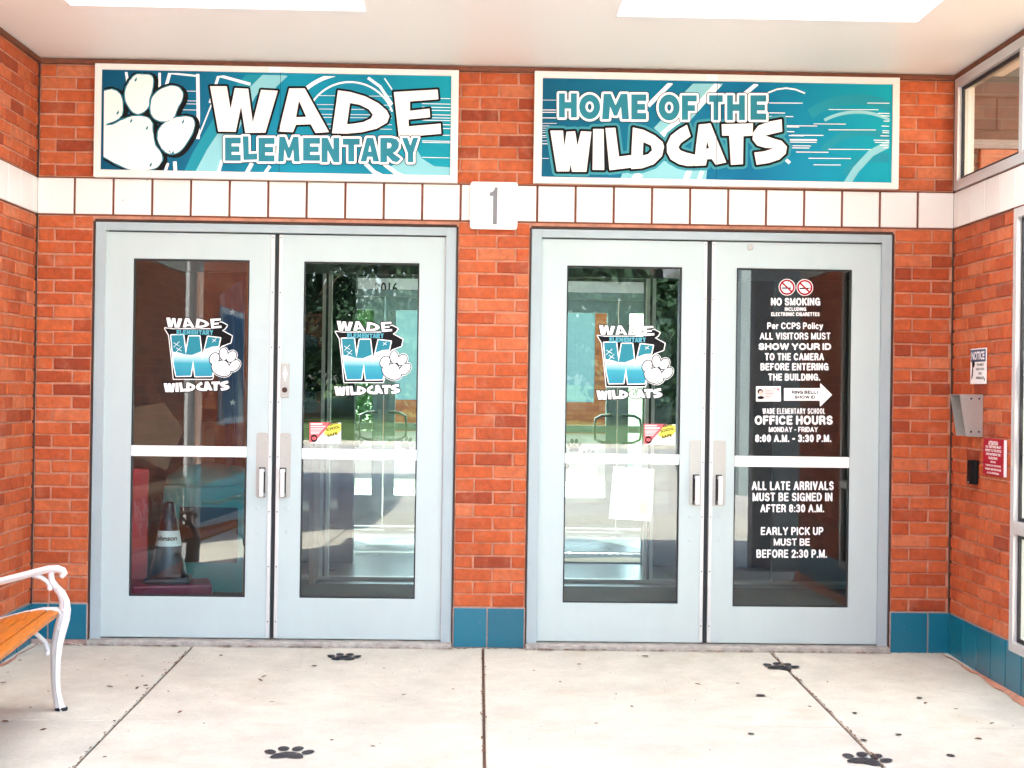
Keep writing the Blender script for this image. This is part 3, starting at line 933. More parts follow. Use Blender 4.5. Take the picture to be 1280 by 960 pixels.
# ================================================================== canopy with two skylights
cp = thing('canopy', 'cream porch canopy ceiling with two rectangular skylights over the entrance', 'canopy', (0, 0, ZC))
SK = [(-1.87, -0.53), (0.60, 1.985)]
SY0, SY1 = -1.105, -2.5
yb = -4.75
mb = MB()
th = 0.22
X0c, X1c = XL - 0.25, XR + 0.25
def slabs(z0, z1):
    mb.box(X0c, X1c, SY0, 0.0, z0, z1).box(X0c, X1c, yb, SY1, z0, z1)
    xs = [X0c] + [q for s in SK for q in s] + [X1c]
    for i in range(0, 6, 2):
        mb.box(xs[i], xs[i + 1], SY1, SY0, z0, z1)
slabs(0, th)
mb.build('ceiling_panel', M['ceiling'], cp)
MB().box(X0c - 0.03, X1c + 0.03, yb - 0.03, yb - .002, -0.06, 0.45).build('fascia', M['alu_white'], cp)
for a, b in SK:
    fr = MB()
    t_ = 0.02
    fr.box(a - t_, a, SY1 - t_, SY0 + t_, th + 0.002, 0.5).box(b, b + t_, SY1 - t_, SY0 + t_, th + 0.002, 0.5)
    fr.box(a, b, SY0, SY0 + t_, th + 0.002, 0.5).box(a, b, SY1 - t_, SY1, th + 0.002, 0.5)
    f_ = fr.build('skylight', M['shaft'], cp)
    # thin liner visible from below
    ln = MB().box(a, a + .006, SY1 + .006, SY0 - .006, -0.004, th).box(b - .006, b, SY1 + .006, SY0 - .006, -0.004, th)
    ln.box(a, b, SY0 - .006, SY0, -0.004, th).box(a, b, SY1, SY1 + .006, -0.004, th)
    ln.build('liner', M['shaft'], f_)
    dm = MB()
    nx = 12
    for i in range(nx + 1):
        for k in range(nx + 1):
            u, v = i / nx, k / nx
            dm.v.append((a + (b - a) * u, SY1 + (SY0 - SY1) * v, 0.505 + 0.22 * (1 - (2 * u - 1) ** 4) * (1 - (2 * v - 1) ** 4)))
    for i in range(nx):
        for k in range(nx):
            q = i * (nx + 1) + k
            dm.f.append((q, q + nx + 1, q + nx + 2, q + 1))
    d_ = dm.build('acrylic_dome', ac, f_, smooth=True)
for x in (XL - 0.03, XR + 0.03):
    lab = 'grey steel column at the open end of the %s brick wall' % ('left' if x < 0 else 'right')
    t = thing('steel_column', lab, 'column', (x, -4.15 if x < 0 else -4.5, 0))
    hx = 0.1 if x < 0 else 0.25
    zf = floor_z(t.location.y)
    MB().box(-hx, hx, -0.1, 0.1, zf + 0.02, ZC - 0.003).build('shaft', M['grey_col'], t, bevel=0.008)
    MB().box(-hx - .06, hx + .06, -0.16, 0.16, zf - 0.01, zf + 0.02).build('base_plate', M['grey_col'], t)

# ================================================================== building shell and interior
sh = thing('school_building', 'brick school building behind the entrance doors', 'building', (0, 0, 0))
mb = MB().box(-4.6, X0c - 0.002, 0.0, 0.24, -0.2, 3.6).box(X1c + .54, 5.4, 0.0, 0.24, -0.2, 3.6)
mb.box(-4.6, -4.36, 0.241, 6.6, -0.2, 3.6).box(5.16, 5.4, 0.241, 6.6, -0.2, 3.6)
mb.build('outer_wall', M['mortar'], sh)
LS = (-1.4, 1.7, 4.6, 6.2)  # unseen roof opening, added to let daylight brighten the lobby
for nm, z0, z1, (x0, x1, y0, y1), m_ in (('roof', 3.602, 3.85, (-4.7, 5.5, 0.0, 7.0), 'roofing'), ('inner_ceiling', 2.75, 2.80, (-4.35, 5.15, 0.25, 6.6), 'int_ceiling')):
    a, b, c, d = LS
    mb = MB().box(x0, a, y0, y1, z0, z1).box(b, x1, y0, y1, z0, z1).box(a, b, y0, c, z0, z1).box(a, b, d, y1, z0, z1)
    mb.build(nm, M[m_], sh)
lsk = MB().box(LS[0] - .05, LS[0], LS[2] - .05, LS[3] + .05, 2.801, 3.601).box(LS[1], LS[1] + .05, LS[2] - .05, LS[3] + .05, 2.801, 3.601)
lsk.box(LS[0], LS[1], LS[2] - .05, LS[2], 2.801, 3.601).box(LS[0], LS[1], LS[3], LS[3] + .05, 2.801, 3.601)
lsk.build('added_light_shaft', M['shaft'], sh)
MB().box(LS[0] - .1, LS[1] + .1, LS[2] - .1, LS[3] + .1, 3.852, 3.86).build('added_light_pane', M['acrylic'], sh)  # diffusing pane over the added lobby opening
o = MB().box(-4.35, 5.15, 0.05, 6.9, -0.1, 0.03).build('floor', M['int_floor'])
props(o, kind='structure')
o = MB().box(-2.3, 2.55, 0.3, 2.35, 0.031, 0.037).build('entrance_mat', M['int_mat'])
props(o, 'wide dark entrance mat on the vestibule floor just inside the doors', 'mat')
VX0, VX1 = -2.5, 2.75
for X, sg, lab in ((VX0, -1, 'dark left brick wall of the vestibule behind the first glass door'), (VX1, 1, 'dark right brick wall of the vestibule behind the lettered door')):
    t = thing('vestibule_wall', lab, 'wall', (X, 0, 0))
    mb = MB()
    brick_panel(mb, (lambda u, v, d, sg=sg: (-sg * d, u, v)), 0.25, 2.55, 0.24, 2.74, 0.0667)
    mb.build('brickwork', M['brick'], t)
    q = sorted((0, sg * 0.2))
    MB().box(q[0], q[1], 0.25, 6.55, 0.031, 2.745).build('mortar_bed', M['mortar'], t)
    mb = MB()
    tile_row(mb, (lambda u, v, d, sg=sg: (-sg * d, u, v)), [0.25 + 0.2 * k for k in range(12)], 0.032, 0.235, 0.014, 0.007)
    mb.build('tile_base', M['teal_tile'], t)

# inner glazed screen, 2.6 m behind the front doors
YI = 2.6
sc_ = thing('glazed_screen', 'inner glazed screen with slim double mullions behind the front doors', 'screen', (0, YI, 0))
mb = MB()
mb.box(VX0, VX1, 0.0, 0.09, 2.19, 2.74)
mb.build('header', M['int_paint'], sc_)
for x in (-1.075, 1.215):
    mb = MB().box(x - 0.033, x - 0.009, -0.01, 0.05, 0.055, 2.188).box(x + 0.009, x + 0.033, -0.01, 0.05, 0.055, 2.188)
    mb.build('mullion', M['alu'], sc_)
    MB().box(x - 0.009, x + 0.009, 0.0, 0.04, 0.055, 2.188).build('mullion_gap', M['dark_gap'], sc_)
MB().box(VX0, VX1, -0.02, 0.06, 0.032, 0.055).build('sill', M['steel'], sc_)
g = MB()
for a, b in ((-2.0, -1.108), (-1.042, 0.02), (0.12, 1.182), (1.248, 2.1)):
    g.box(a, b, 0.018, 0.024, 0.056, 2.188)
g.build('pane', M['clear'], sc_)
mb = MB().box(VX0, -2.0, 0.0, 0.07, 0.056, 2.188).box(2.1, VX1, 0.0, 0.07, 0.056, 2.188).box(.02, .12, 0, .07, .056, 2.188)
mb.build('side_panel', M['int_paint'], sc_)

# corridor walls and the far pair of door sets, 6.65 m behind
YF = 6.65
for x0, x1, lab in ((VX0, -0.96, 'dark painted corridor wall left of the far glass doors'), (1.29, VX1, 'dark painted corridor wall right of the far glass doors')):
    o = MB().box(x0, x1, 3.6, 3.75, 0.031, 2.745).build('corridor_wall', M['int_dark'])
    props(o, lab, 'wall')
def far_doors(xs, lab, paws):
    t = thing('far_double_door', lab, 'door', (0, YF, 0))
    a, b = xs[0], xs[-1]
    mb = MB().box(a - 0.06, b + 0.06, 0, 0.1, 2.29, 2.36).box(a - 0.06, a, 0, 0.1, 0.03, 2.289).box(b, b + 0.06, 0, 0.1, 0.03, 2.289)
    mb.build('door_frame', M['green_frame'], t)
    for p, q in zip(xs, xs[1:]):
        lf = MB().ring((p + 0.004, q - 0.004, 0.04, 2.286), (p + 0.11, q - 0.11, 0.34, 2.16), 0.02, 0.065).build('door_leaf', M['green_frame'], t)
        MB().box(p + 0.11, q - 0.11, 0.036, 0.044, 0.341, 2.159).build('pane', M['clear'], lf)
        MB().box(p + 0.112, q - 0.112, 0.015, 0.034, 0.98, 1.05).build('push_bar', M['green_frame'], lf)
    c = xs[1]
    for s in (-1, 1):
        x = c + s * 0.06
        mb = MB().tube([(x, 0.02, 1.16), (x, -0.04, 1.16), (x + s * 0.10, -0.06, 1.15), (x + s * 0.16, -0.06, 1.12), (x + s * 0.17, -0.06, 1.02), (x + s * 0.16, -0.06, 0.92), (x + s * .1, -0.06, 0.89), (x, -0.04, 0.88), (x, 0.02, 0.88)], 0.014, 8)
        mb.build('pull_handle', M['int_paint'], t, smooth=True)
    return t
fd1 = far_doors((-1.84, -0.93, -0.02), 'far grey green double doors with U shaped pulls, left of the pair seen through glass', 1)
fd2 = far_doors((0.46, 1.37, 2.28), 'far grey green double doors with U shaped pulls, right of the pair seen through glass', 1)
fw2 = thing('far_wall', 'dark end wall around the far glass doors', 'wall', (0, YF, 0))
mb = MB().box(VX0, -1.902, 0.0, 0.2, 0.031, 2.745).box(0.042, 0.398, 0.0, 0.2, 0.031, 2.36).box(2.342, VX1, 0, 0.2, 0.031, 2.745)
mb.box(-1.9, 2.34, 0.02, 0.2, 2.362, 2.745)
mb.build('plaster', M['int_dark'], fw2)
bn = thing('paper_banner', 'white paper strip with black digits above the far doors', 'banner', (0, YF, 0))
MB().box(-1.6, 2.1, 0.008, 0.012, 2.362, 2.47).build('banner_strip', M['paper'], bn)
text_box('2016', M['black'], bn, (-0.92, YF + 0.006, 2.375), (1, 0, 0), (0, 0, 1), 0.22, 0.11)
def paw_shapes(cx, cy, s, rot=0):
    sh_ = [[smooth([(-.36, .42), (-.30, .12), (-.08, -.06), (.10, -.06), (.30, .12), (.36, .42), (.14, .44), (0, .38), (-.14, .44)], 3)],
           [ell(-.42, -.06, .13, .19, -20)], [ell(-.16, -.33, .13, .2, -6)], [ell(.16, -.33, .13, .2, 6)], [ell(.42, -.06, .13, .19, 20)]]
    c, q = math.cos(R(rot)), math.sin(R(rot))
    return [[[(cx + s * (x * c - y * q), cy + s * (x * q + y * c)) for x, y in r] for r in k] for k in sh_]
for x0, x1, z0, z1, pw, lab in ((-1.73, -1.04, 0.5, 0.97, [(-1.5, .8, .13, 30), (-1.2, .87, .13, 20), (-1.32, .66, .13, -10)], 'white paper with grey paw prints on the far left leaf of the left far doors'),
                          (-0.82, -0.13, 0.5, 0.97, [(-.7, .85, .13, 20), (-.45, .72, .13, 30)], 'white paper with grey paw prints on the right leaf of the left far doors'),
                          (0.57, 1.26, 0.5, 0.97, [(.7, .8, .13, 15), (.83, .66, .13, 25), (.95, .85, .13, 0), (1.1, .75, .13, 20)], 'white paper with four grey paw prints on the left leaf of the right far doors')):
    t = thing('paw_poster', lab, 'poster', (0, YF, 0))
    MB().box(x0, x1, 0.028, 0.031, z0, z1).build('paper_sheet', M['paper'], t)
    for (px_, pz_, s_, r_) in pw:
        art_obj('paw_print', paw_shapes(px_, -pz_, s_, r_), M['grey_num'], t, 0, h=0.004, mapf=lambda x, y: Vector((x, YF + 0.0265, -y)))
wm = thing('welcome_mat', 'grey mat with welcome lettering and a tan shape before the far doors', 'mat', (1.0, 4.1, 0.031))
MB().box(-0.85, 0.42, -0.35, 0.45, 0, 0.008).build('mat_base', M['int_paint'], wm)
text_box('Welcome', M['paper'], wm, (0.85, 4.4, 0.041), (1, 0, 0), (0, 1, 0), 0.9, 0.16)
art_obj('tan_print', [[smooth([(0.5, 3.83), (0.75, 4.0), (1.2, 4.12), (1.38, 4.0), (1.3, 3.82), (0.9, 3.78)], 4)]], M['paper_tan'], wm, 0, h=0.03, mapf=lambda x, y: Vector((x, y, 0.0412)))

# ================================================================== front door frames
for k, (a, b) in enumerate(OPEN):
    lab = 'blue grey steel frame of the %s double doors' % ('left' if k == 0 else 'right')
    t = thing('door_frame', lab, 'door frame', ((a + b) / 2, 0, 0))
    xl, xr = a - (a + b) / 2 + 0.006, b - (a + b) / 2 - 0.006
    mb = MB()
    zf = 0.03
    w_ = 0.055
    for p, q in ((xl, xl + w_), (xr - w_, xr)):
        mb.box(p, q, 0.004, 0.15, zf, ZH - 0.002)
    mb.box(xl + w_, xr - w_, 0.004, 0.15, ZH - 0.046, ZH - 0.002)
    mb.build('jamb', M['frame_paint'], t, bevel=0.002)
    mb = MB().box(xl + w_ - .012, xl + w_ + .004, 0.05, 0.09, .046, ZH - 0.05).box(xr - w_ - .004, xr - w_ + .012, 0.05, 0.09, .046, ZH - 0.05)
    mb.box(xl + w_ + .004, xr - w_ - .004, 0.05, 0.09, ZH - 0.058, ZH - 0.0461)
    mb.build('stop', M['dark_gap'], t)

# ================================================================== door leaves
LEAF = [  # x0, x1, hole x0,x1,z0,z1, hinge side, crossbar z, plate x0,x1
    (-1.975, -1.088, -1.831, -1.221, 0.266, 2.049, -1, (1.005, 1.062), (-1.170, -1.108)),
    (-1.066, -0.184, -0.933, -0.323, 0.266, 2.047, 1, (1.000, 1.057), (-1.050, -0.988)),
    (0.318, 1.209, 0.462, 1.075, 0.256, 2.048, -1, (0.996, 1.050), (1.128, 1.201)),
    (1.233, 2.152, 1.368, 1.986, 0.245, 2.049, 1, (0.990, 1.048), (1.247, 1.322))]
DL = ['leftmost pale blue glass door, with the traffic cone behind its glass',
      'second pale blue glass door from the left, with the key lock plate on its edge',
      'third pale blue glass door, with a white paper flyer behind its lower glass',
      'rightmost pale blue glass door, lettered with visitor and office hours notices']
YD = 0.024                               # face of the leaves
for i, (x0, x1, a, b, c, d, hs, (b0, b1), (p0, p1)) in enumerate(LEAF):
    ox = (x0 + x1) / 2
    t = thing('glass_door', DL[i], 'door', (ox, YD, 0))
    s = MB().ring((x0 - ox, x1 - ox, 0.05, 2.188), (a - ox, b - ox, c, d), 0.0, 0.045)
    s.build('door_body', M['door_paint'], t, bevel=0.0025)
    # dark gasket round the glass
    g = MB()
    for q in ((a, a + 0.007, c, d), (b - 0.007, b, c, d), (a + .007, b - .007, c, c + 0.009), (a + .007, b - .007, d - 0.009, d)):
        g.box(q[0] - ox, q[1] - ox, 0.006, 0.03, q[2], q[3])
    g.build('gasket', M['dark_gap'], t)
    MB().box(a - ox + .004, b - ox - .004, 0.016, 0.022, c + .004, d - .004).build('pane', M['glass'], t)
    bar = MB().box(a - ox + .0015, b - ox - .0015, -0.002, 0.012, b0, b1)
    bar.build('crossbar', M['bar_white'], t, bevel=0.003)
    # continuous hinge
    hx = (x0 - 0.003) if hs < 0 else (x1 + 0.003)
    hm = MB()
    z = 0.055
    while z < 2.18:
        hm.tube([(hx - ox, -0.005, z), (hx - ox, -0.005, min(z + 0.057, 2.186))], 0.0065, 10)
        z += 0.06
    hm.build('hinge', M['alu'], t, smooth=False)
    # meeting stile edge strip
    ex = x1 if hs < 0 else x0
    q = sorted((ex - ox + hs * 0.001, ex - ox + hs * 0.019))
    MB().box(q[0], q[1], -0.004, -0.0005, 0.052, 2.186).build('edge_strip', M['alu'], t, bevel=0.001)
    sm = MB()
    for z in np.arange(0.14, 2.18, 0.29):
        sm.disc_y((q[0] + q[1]) / 2, z, 0.0035, -0.0055, -0.0041, 8)
    sm.build('strip_screw', M['dark_gap'], t)
    # push plate and pull
    z0, z1 = (0.792, 1.138) if i < 2 else (0.779, 1.128)
    pl = MB()
    r = 0.014
    pts = []
    for cx, cz, a0 in ((p1 - r, z1 - r, 0), (p0 + r, z1 - r, 90), (p0 + r, z0 + r, 180), (p1 - r, z0 + r, 270)):
        pts += [(cx + r * math.cos(R(a0 + k * 15)) - ox, cz + r * math.sin(R(a0 + k * 15))) for k in range(7)]
    nn = len(pts)
    pl.add([(x, -0.003, z) for x, z in pts] + [(x, -0.0004, z) for x, z in pts], [tuple(range(nn))] + [(k, (k + 1) % nn, nn + (k + 1) % nn, nn + k) for k in range(nn)])
    pl.build('pull_plate', M['steel'], t)
    hc = (-1.135, -1.0255, 1.1645, 1.287)[i] - ox
    h0, h1 = (0.802, 0.948) if i < 2 else (0.789, 0.94)
    MB().box(hc - 0.019, hc + 0.014, -0.0045, -0.0031, h0 - 0.004, h1 + 0.006).build('dark_handle_backing', M['dark_gap'], t)  # flat dark plate behind the handle, a little larger than it
    hm = MB().box(hc - 0.012, hc + 0.012, -0.055, -0.045, h0, h1).box(hc - .011, hc + .011, -.045, -.003, h0, h0 + .018).box(hc - .011, hc + .011, -.045, -.003, h1 - .018, h1)
    hm.build('pull_handle', M['alu'], t, bevel=0.003)
    rx = (-1.160, -1.003, 1.136, 1.296)[i] - ox
    for z in ((0.737, 0.614) if i < 2 else (0.724, 0.597)):
        MB().disc_y(rx, z, 0.011, -0.004, 0.0, 16).build('bolt', M['door_paint'], t, bevel=0.0015)
    if i == 1:
        lk = MB().box(-1.047 - ox, -1.001 - ox, -0.008, -0.0003, 1.325, 1.506).build('lock_plate', M['steel'], t, bevel=0.002)
        MB().disc_y(-1.025 - ox, 1.365, 0.014, -0.012, -0.0081, 20).build('keyhole', M['caulk'], lk)
        dm = MB()
        cx, cz = -1.024 - ox, 1.45
        dm.add([(cx, -0.011, cz + 0.042), (cx + 0.012, -0.011, cz), (cx, -0.011, cz - 0.042), (cx - 0.012, -0.011, cz), (cx, -.0081, cz + .042), (cx + .012, -.0081, cz), (cx, -.0081, cz - .042), (cx - .012, -.0081, cz)],
               [(0, 1, 2, 3), (0, 4, 5, 1), (1, 5, 6, 2), (2, 6, 7, 3), (3, 7, 4, 0)])
        dm.build('lock_emblem', M['bar_white'], lk)
    if i == 3:
        pz = at(937.7, 309.3, YD)
        MB().disc_y(pz.x - ox, pz.z, 0.017, -0.006, -0.0003, 24).build('peephole_cap', M['steel'], t, bevel=0.004)
# dark seam between the leaves
for x0, x1, lab in ((-1.0875, -1.0665, 'left'), (1.2095, 1.2325, 'right')):
    o = MB().box(x0, x1, YD + 0.012, YD + 0.03, 0.05, 2.187).build('weather_seal', M['dark_gap'])
    props(o, 'dark rubber seal strip between the two leaves of the %s double doors' % lab, 'seal strip')

# ================================================================== signs over the doors
YS = -0.045
def sign_frame(name, label, X0, X1, Z0, Z1, ax0, ax1, az0, az1, xm, gm):
    t = thing(name, label, 'sign', ((X0 + X1) / 2, -0.012, (Z0 + Z1) / 2))
    ox, oz = t.location.x, t.location.z
    MB().ring((X0 - ox, X1 - ox, Z0 - oz, Z1 - oz), (ax0 - ox, ax1 - ox, az0 - oz, az1 - oz), -0.042, 0.0).build('sign_frame', M['alu_white'], t, bevel=0.002)
    MB().box(ax0 - ox, ax1 - ox, -0.033, -0.002, az0 - oz, az1 - oz).build('sign_panel', gm, t)
    mb = MB()
    for (p, q) in xm:
        mb.box(p - ox, q - ox, -0.0435, -0.0421, az1 - oz + .001, Z1 - oz - .002).box(p - ox, q - ox, -0.0435, -0.0421, Z0 - oz + .002, az0 - oz - .001)
    mb.build('joint_cover', M['white'], t)
    for (p, q) in xm:
        sx = q - ox
        MB().box(sx - 0.0012, sx + 0.0012, -0.0395, -0.039, az0 - oz, az1 - oz).build('seam', M['print_dark'], t)
    return t
TEALG = [(0.0, (0.001, 0.065, 0.13)), (0.3, (0.002, 0.13, 0.23)), (0.55, (0.003, 0.25, 0.36)), (0.75, (0.003, 0.21, 0.31)), (1.0, (0.004, 0.29, 0.36))]
g1 = grad_mat('teal_art_gradient', TEALG, 0, -0.9, 0.9)
s1 = sign_frame('school_sign', 'teal sign over the left doors with a large white paw and school name', -2.03, -0.127, 2.467, 3.060, -1.994, -0.166, 2.505, 3.029, [(-1.122, -1.062)], g1)
# the art of sign 1, layer by layer, in front of the panel (panel face is at y = -0.045)
C1 = lambda p: crop(120, 80, 5.3333, p)
C2 = lambda p: crop(340, 80, 5.3333, p)
AR1 = [(130.3, 89.5), (563.6, 98.3), (562.6, 220.6), (129.2, 213.8)]      # the printed area, in photo pixels
def layer(k): return -0.012 - 0.033 - 0.0007 * (k + 1)
L0 = layer(0)
lighten = [[C1([(330, 705), (590, 720), (640, 600), (760, 400), (830, 240), (1000, 60), (900, 60), (760, 160), (700, 420), (520, 640)])]]
art_obj('swoosh', [[C1([(585, 722), (640, 600), (760, 400), (900, 180), (1010, 62), (1180, 62), (1000, 240), (900, 450), (830, 600), (800, 722)])]], M['print_mid'], s1, L0, clip=AR1)
art_obj('pale_swoosh', [[C1([(660, 722), (740, 570), (840, 420), (980, 200), (1120, 62), (1180, 62), (1060, 220), (960, 420), (860, 600), (830, 722)])],
                        [C2([(0, 60), (105, 80), (30, 150), (0, 220), (-60, 300), (-60, 100)])]], M['print_pale'], s1, layer(1), clip=AR1)
wl = [band(C1([(200, 45), (215, 150)]), 3.4), band(C1([(424, 50), (424, 180)]), 3.2), band(C1([(492, 60), (470, 140)]), 4), band(C1([(500, 62), (680, 80)]), 2.4),
      band(C1([(678, 66), (682, 330), (680, 500)]), 4.2), band(C1([(690, 470), (770, 270)]), 1.6), band(C1([(760, 260), (815, 85), (850, 85), (1030, 135)]), 3.6),
      band(C1([(480, 660), (460, 720)]), 3.5), band(C1([(525, 650), (530, 720)]), 4.5), band(C1([(840, 640), (815, 725)]), 4),
      band(C1([(1040, 660), (1000, 735)]), 5), band(C1([(1160, 680), (1120, 735)]), 4)]
wl += [band(C2(arc(520, 420, 300, 20, 160)), 2.2), band(C2(arc(520, 520, 460, 100, 165)), 5), band(C2([(640, 92), (720, 150), (800, 270)]), 3.6), band(C2([(750, 95), (800, 170)]), 1.6),
       band(C2([(620, 660), (680, 720), (760, 760)]), 5), band(C2([(740, 660), (830, 730), (900, 760)]), 5)]
for yy in (180, 245, 265, 305, 435):
    wl.append(band(C1([(580, yy), (690, yy + 2)]), 0.7))
for yy in (225, 262, 285, 305, 335, 355, 372, 400, 425, 470, 510, 520, 620):
    wl.append(band(C2([(1000 if yy > 210 else 1050, yy + 2), (1200, yy + 6)]), 0.8))
for yy in (210, 270, 300, 335, 355, 400, 430):
    wl.append(band(C2([(300, yy), (800, yy + 5)]), 0.6))
art_obj('white_streaks', wl, M['white'], s1, layer(2), clip=AR1)
art_obj('pale_wave', [[C2([(960, 560), (1000, 630), (1080, 680), (1200, 690), (1200, 760), (900, 760), (780, 690), (900, 620)])]], M['print_pale'], s1, layer(1), clip=AR1)
PAD = C1(smooth([(30, 430), (110, 405), (180, 370), (240, 350), (320, 350), (370, 385), (378, 450), (395, 540), (430, 590), (440, 640), (400, 690), (340, 705), (270, 708), (190, 690), (100, 645), (30, 590)]))
TOE1 = C1(smooth([(20, 210), (80, 175), (125, 175), (165, 210), (178, 270), (170, 340), (130, 375), (80, 395), (20, 420)]))
TOE2 = C1(smooth([(215, 130), (260, 75), (320, 70), (375, 85), (378, 150), (355, 230), (345, 290), (290, 330), (240, 315), (200, 250), (195, 180)]))
TOE3 = C1(smooth([(385, 210), (440, 165), (515, 145), (568, 175), (575, 230), (540, 300), (520, 350), (470, 380), (410, 375), (368, 330), (365, 265)]))
TOE4 = C1(smooth([(440, 410), (500, 370), (580, 350), (640, 360), (655, 410), (625, 490), (570, 570), (510, 600), (450, 575), (415, 510), (415, 450)]))
def ragged(p, a, seed):
    r_ = random.Random(seed)
    out = []
    for k, q in enumerate(p):
        out.append((q[0] + r_.uniform(-a, a), q[1] + r_.uniform(-a, a)))
    return out
paw1 = [[ragged(p, 0.35, k)] for k, p in enumerate((PAD, TOE1, TOE2, TOE3, TOE4))]
pawT = [[ragged(p, 0.45, k + 9)] for k, p in enumerate((PAD, TOE1, TOE2, TOE3, TOE4))]
sh_paw = [[[(x + 3.2, y + 1.6) for x, y in r[0]]] for r in paw1]
art_obj('paw_shadow', sh_paw + paw1, M['black'], s1, layer(3), off=3.6, clip=AR1)
art_obj('paw_outline', pawT, M['print_teal'], s1, layer(4), off=1.3, clip=AR1)
art_obj('paw', paw1, M['cream_white'], s1, layer(5), clip=AR1)
tick = [[C1([(a, b), (a + 16, b - 22), (a + 18, b - 2), (a + 6, b + 12)])] for a, b in ((135, 328), (330, 430), (570, 388), (355, 675), (255, 108), (225, 382))]
tick.append([C1([(480, 570), (495, 580), (500, 600), (515, 575), (522, 598), (500, 606)])])
art_obj('fur_ticks', tick, M['print_teal'], s1, layer(6), h=0.3)
WADE = [[C1([(760, 148), (872, 148), (897, 300), (925, 160), (1015, 165), (1045, 390), (1100, 172), (1212, 178), (1130, 457), (995, 460), (967, 285), (932, 452), (815, 450)])],
        [C2([(115, 162), (218, 162), (380, 454), (290, 460), (258, 402), (160, 405), (140, 455), (45, 450)]), C2([(180, 245), (228, 352), (160, 355)])],
        [C2([(440, 175), (520, 186), (620, 215), (710, 262), (765, 310), (783, 348), (768, 390), (700, 430), (600, 455), (500, 464), (400, 462)]), C2([(520, 260), (585, 272), (645, 302), (672, 337), (660, 362), (610, 387), (550, 397), (500, 402)])],
        [C2([(812, 187), (1104, 170), (1110, 235), (920, 250), (920, 312), (1050, 297), (1054, 355), (910, 370), (912, 415), (1124, 397), (1128, 465), (846, 490)])]]
art_obj('name_outline', WADE, M['black'], s1, layer(5), off=2.7)
art_obj('name_letters', WADE, M['cream_white'], s1, layer(6))
ELB = [('E', C1, 860, 490, 965, 645), ('L', C1, 978, 482, 1075, 640), ('E', C1, 1083, 492, 1190, 650), ('M', C2, 40, 485, 185, 650), ('E', C2, 207, 492, 320, 645), ('N', C2, 330, 492, 450, 655),
       ('T', C2, 472, 497, 585, 650), ('A', C2, 590, 492, 715, 650), ('R', C2, 722, 492, 858, 655), ('Y', C2, 866, 492, 975, 655)]
ELEM = []
for ch, f, a, b, c, d in ELB:
    (x0, y0), (x1, y1) = f([(a, b), (c, d)])
    ELEM.append(glyph(ch, x0, y0, x1, y1))
art_obj('word_outline', ELEM, M['black'], s1, layer(7), off=3.7)
art_obj('word_border', ELEM, M['white'], s1, layer(8), off=2.8)
art_obj('word_letters', ELEM, M['print_teal'], s1, layer(9))

TEALG2 = [(0.0, (0.001, 0.09, 0.16)), (0.3, (0.001, 0.15, 0.25)), (0.6, (0.001, 0.14, 0.27)), (0.8, (0.002, 0.24, 0.35)), (1.0, (0.002, 0.33, 0.40))]
g2 = grad_mat('teal_art_gradient', TEALG2, 0, -0.93, 0.93)
s2 = sign_frame('school_sign', 'teal sign over the right doors with two rows of white outlined words', 0.272, 2.208, 2.474, 3.064, 0.315, 2.171, 2.507, 3.028, [(1.178, 1.238)], g2)
C3 = lambda p: crop(670, 90, 6.857, p)
C4 = lambda p: crop(840, 90, 6.857, p)
C5 = lambda p: crop(970, 90, 6.4, p)
AR2 = [(678.4, 102.3), (1113.4, 106.8), (1110.2, 229), (676.3, 224)]
art_obj('swoosh', [[C3([(1010, 480), (1240, 230), (1240, 560), (1100, 560)])], [C3([(720, 920), (760, 820), (1100, 760), (1240, 820), (1240, 930)])],
                   [C4([(110, 170), (180, 100), (440, 100), (170, 400), (60, 560), (-100, 540)])], [C4([(-80, 820), (300, 840), (290, 945), (-80, 945)])]], M['print_pale'], s2, layer(0), clip=AR2)
wl = [band(C3([(1160, 90), (960, 290)]), 5.5), band(C3([(890, 870), (840, 935)]), 10), band(C3([(1240, 400), (1080, 540)]), 7), band(C4([(400, 100), (190, 330)]), 8), band(C4([(730, 100), (620, 190)]), 5),
      band(C4([(150, 840), (110, 950)]), 7), band(C4([(260, 850), (220, 950)]), 5), band(C4([(690, 660), (760, 610)]), 1), band(C4([(820, 180), (900, 148), (980, 138), (1060, 150), (1140, 182)]), 1.9), band(C4([(970, 745), (1010, 780)]), 4)]
for yy in (240, 325, 345, 393, 440, 462, 480, 500, 520, 545, 560, 590, 615, 740):
    wl.append(band(C3([(50, yy), (180 if yy < 480 else 110, yy + 1)]), 0.9 if yy % 2 else 0.6))
for yy, a, b in ((265, 830, 1120), (350, 830, 970), (380, 830, 1040), (510, 980, 1050), (545, 1000, 1130), (578, 1010, 1240), (600, 1010, 1240), (650, 1030, 1180), (470, 970, 1090)):
    wl.append(band(C4([(a, yy), (b, yy + 2)]), 1.0))
for yy, a, b in ((248, 730, 910), (330, 815, 910), (350, 840, 910), (392, 860, 905), (432, 845, 905), (470, 850, 905), (485, 850, 905), (510, 835, 905), (545, 780, 905), (562, 790, 905), (585, 830, 900), (605, 860, 900), (430, 80, 330), (505, 120, 380), (545, 110, 330), (590, 130, 280), (640, 160, 420), (690, 260, 600)):
    wl.append(band(C5([(a, yy), (b, yy + 2)]), 0.9))
for yy, a, b in ((300, 420, 820), (415, 300, 560), (462, 420, 800), (618, 420, 760), (742, 300, 520)):
    wl.append(band(C5([(a, yy), (b, yy + 2)]), 0.8))
art_obj('soft_swirl', [band(C5(arc(640, 860, 640, 30, 125)), 13), band(C5(arc(700, 900, 420, 20, 140)), 9), band(C5(arc(820, 980, 300, 40, 150)), 12)], M['print_mid'], s2, layer(0), clip=AR2)
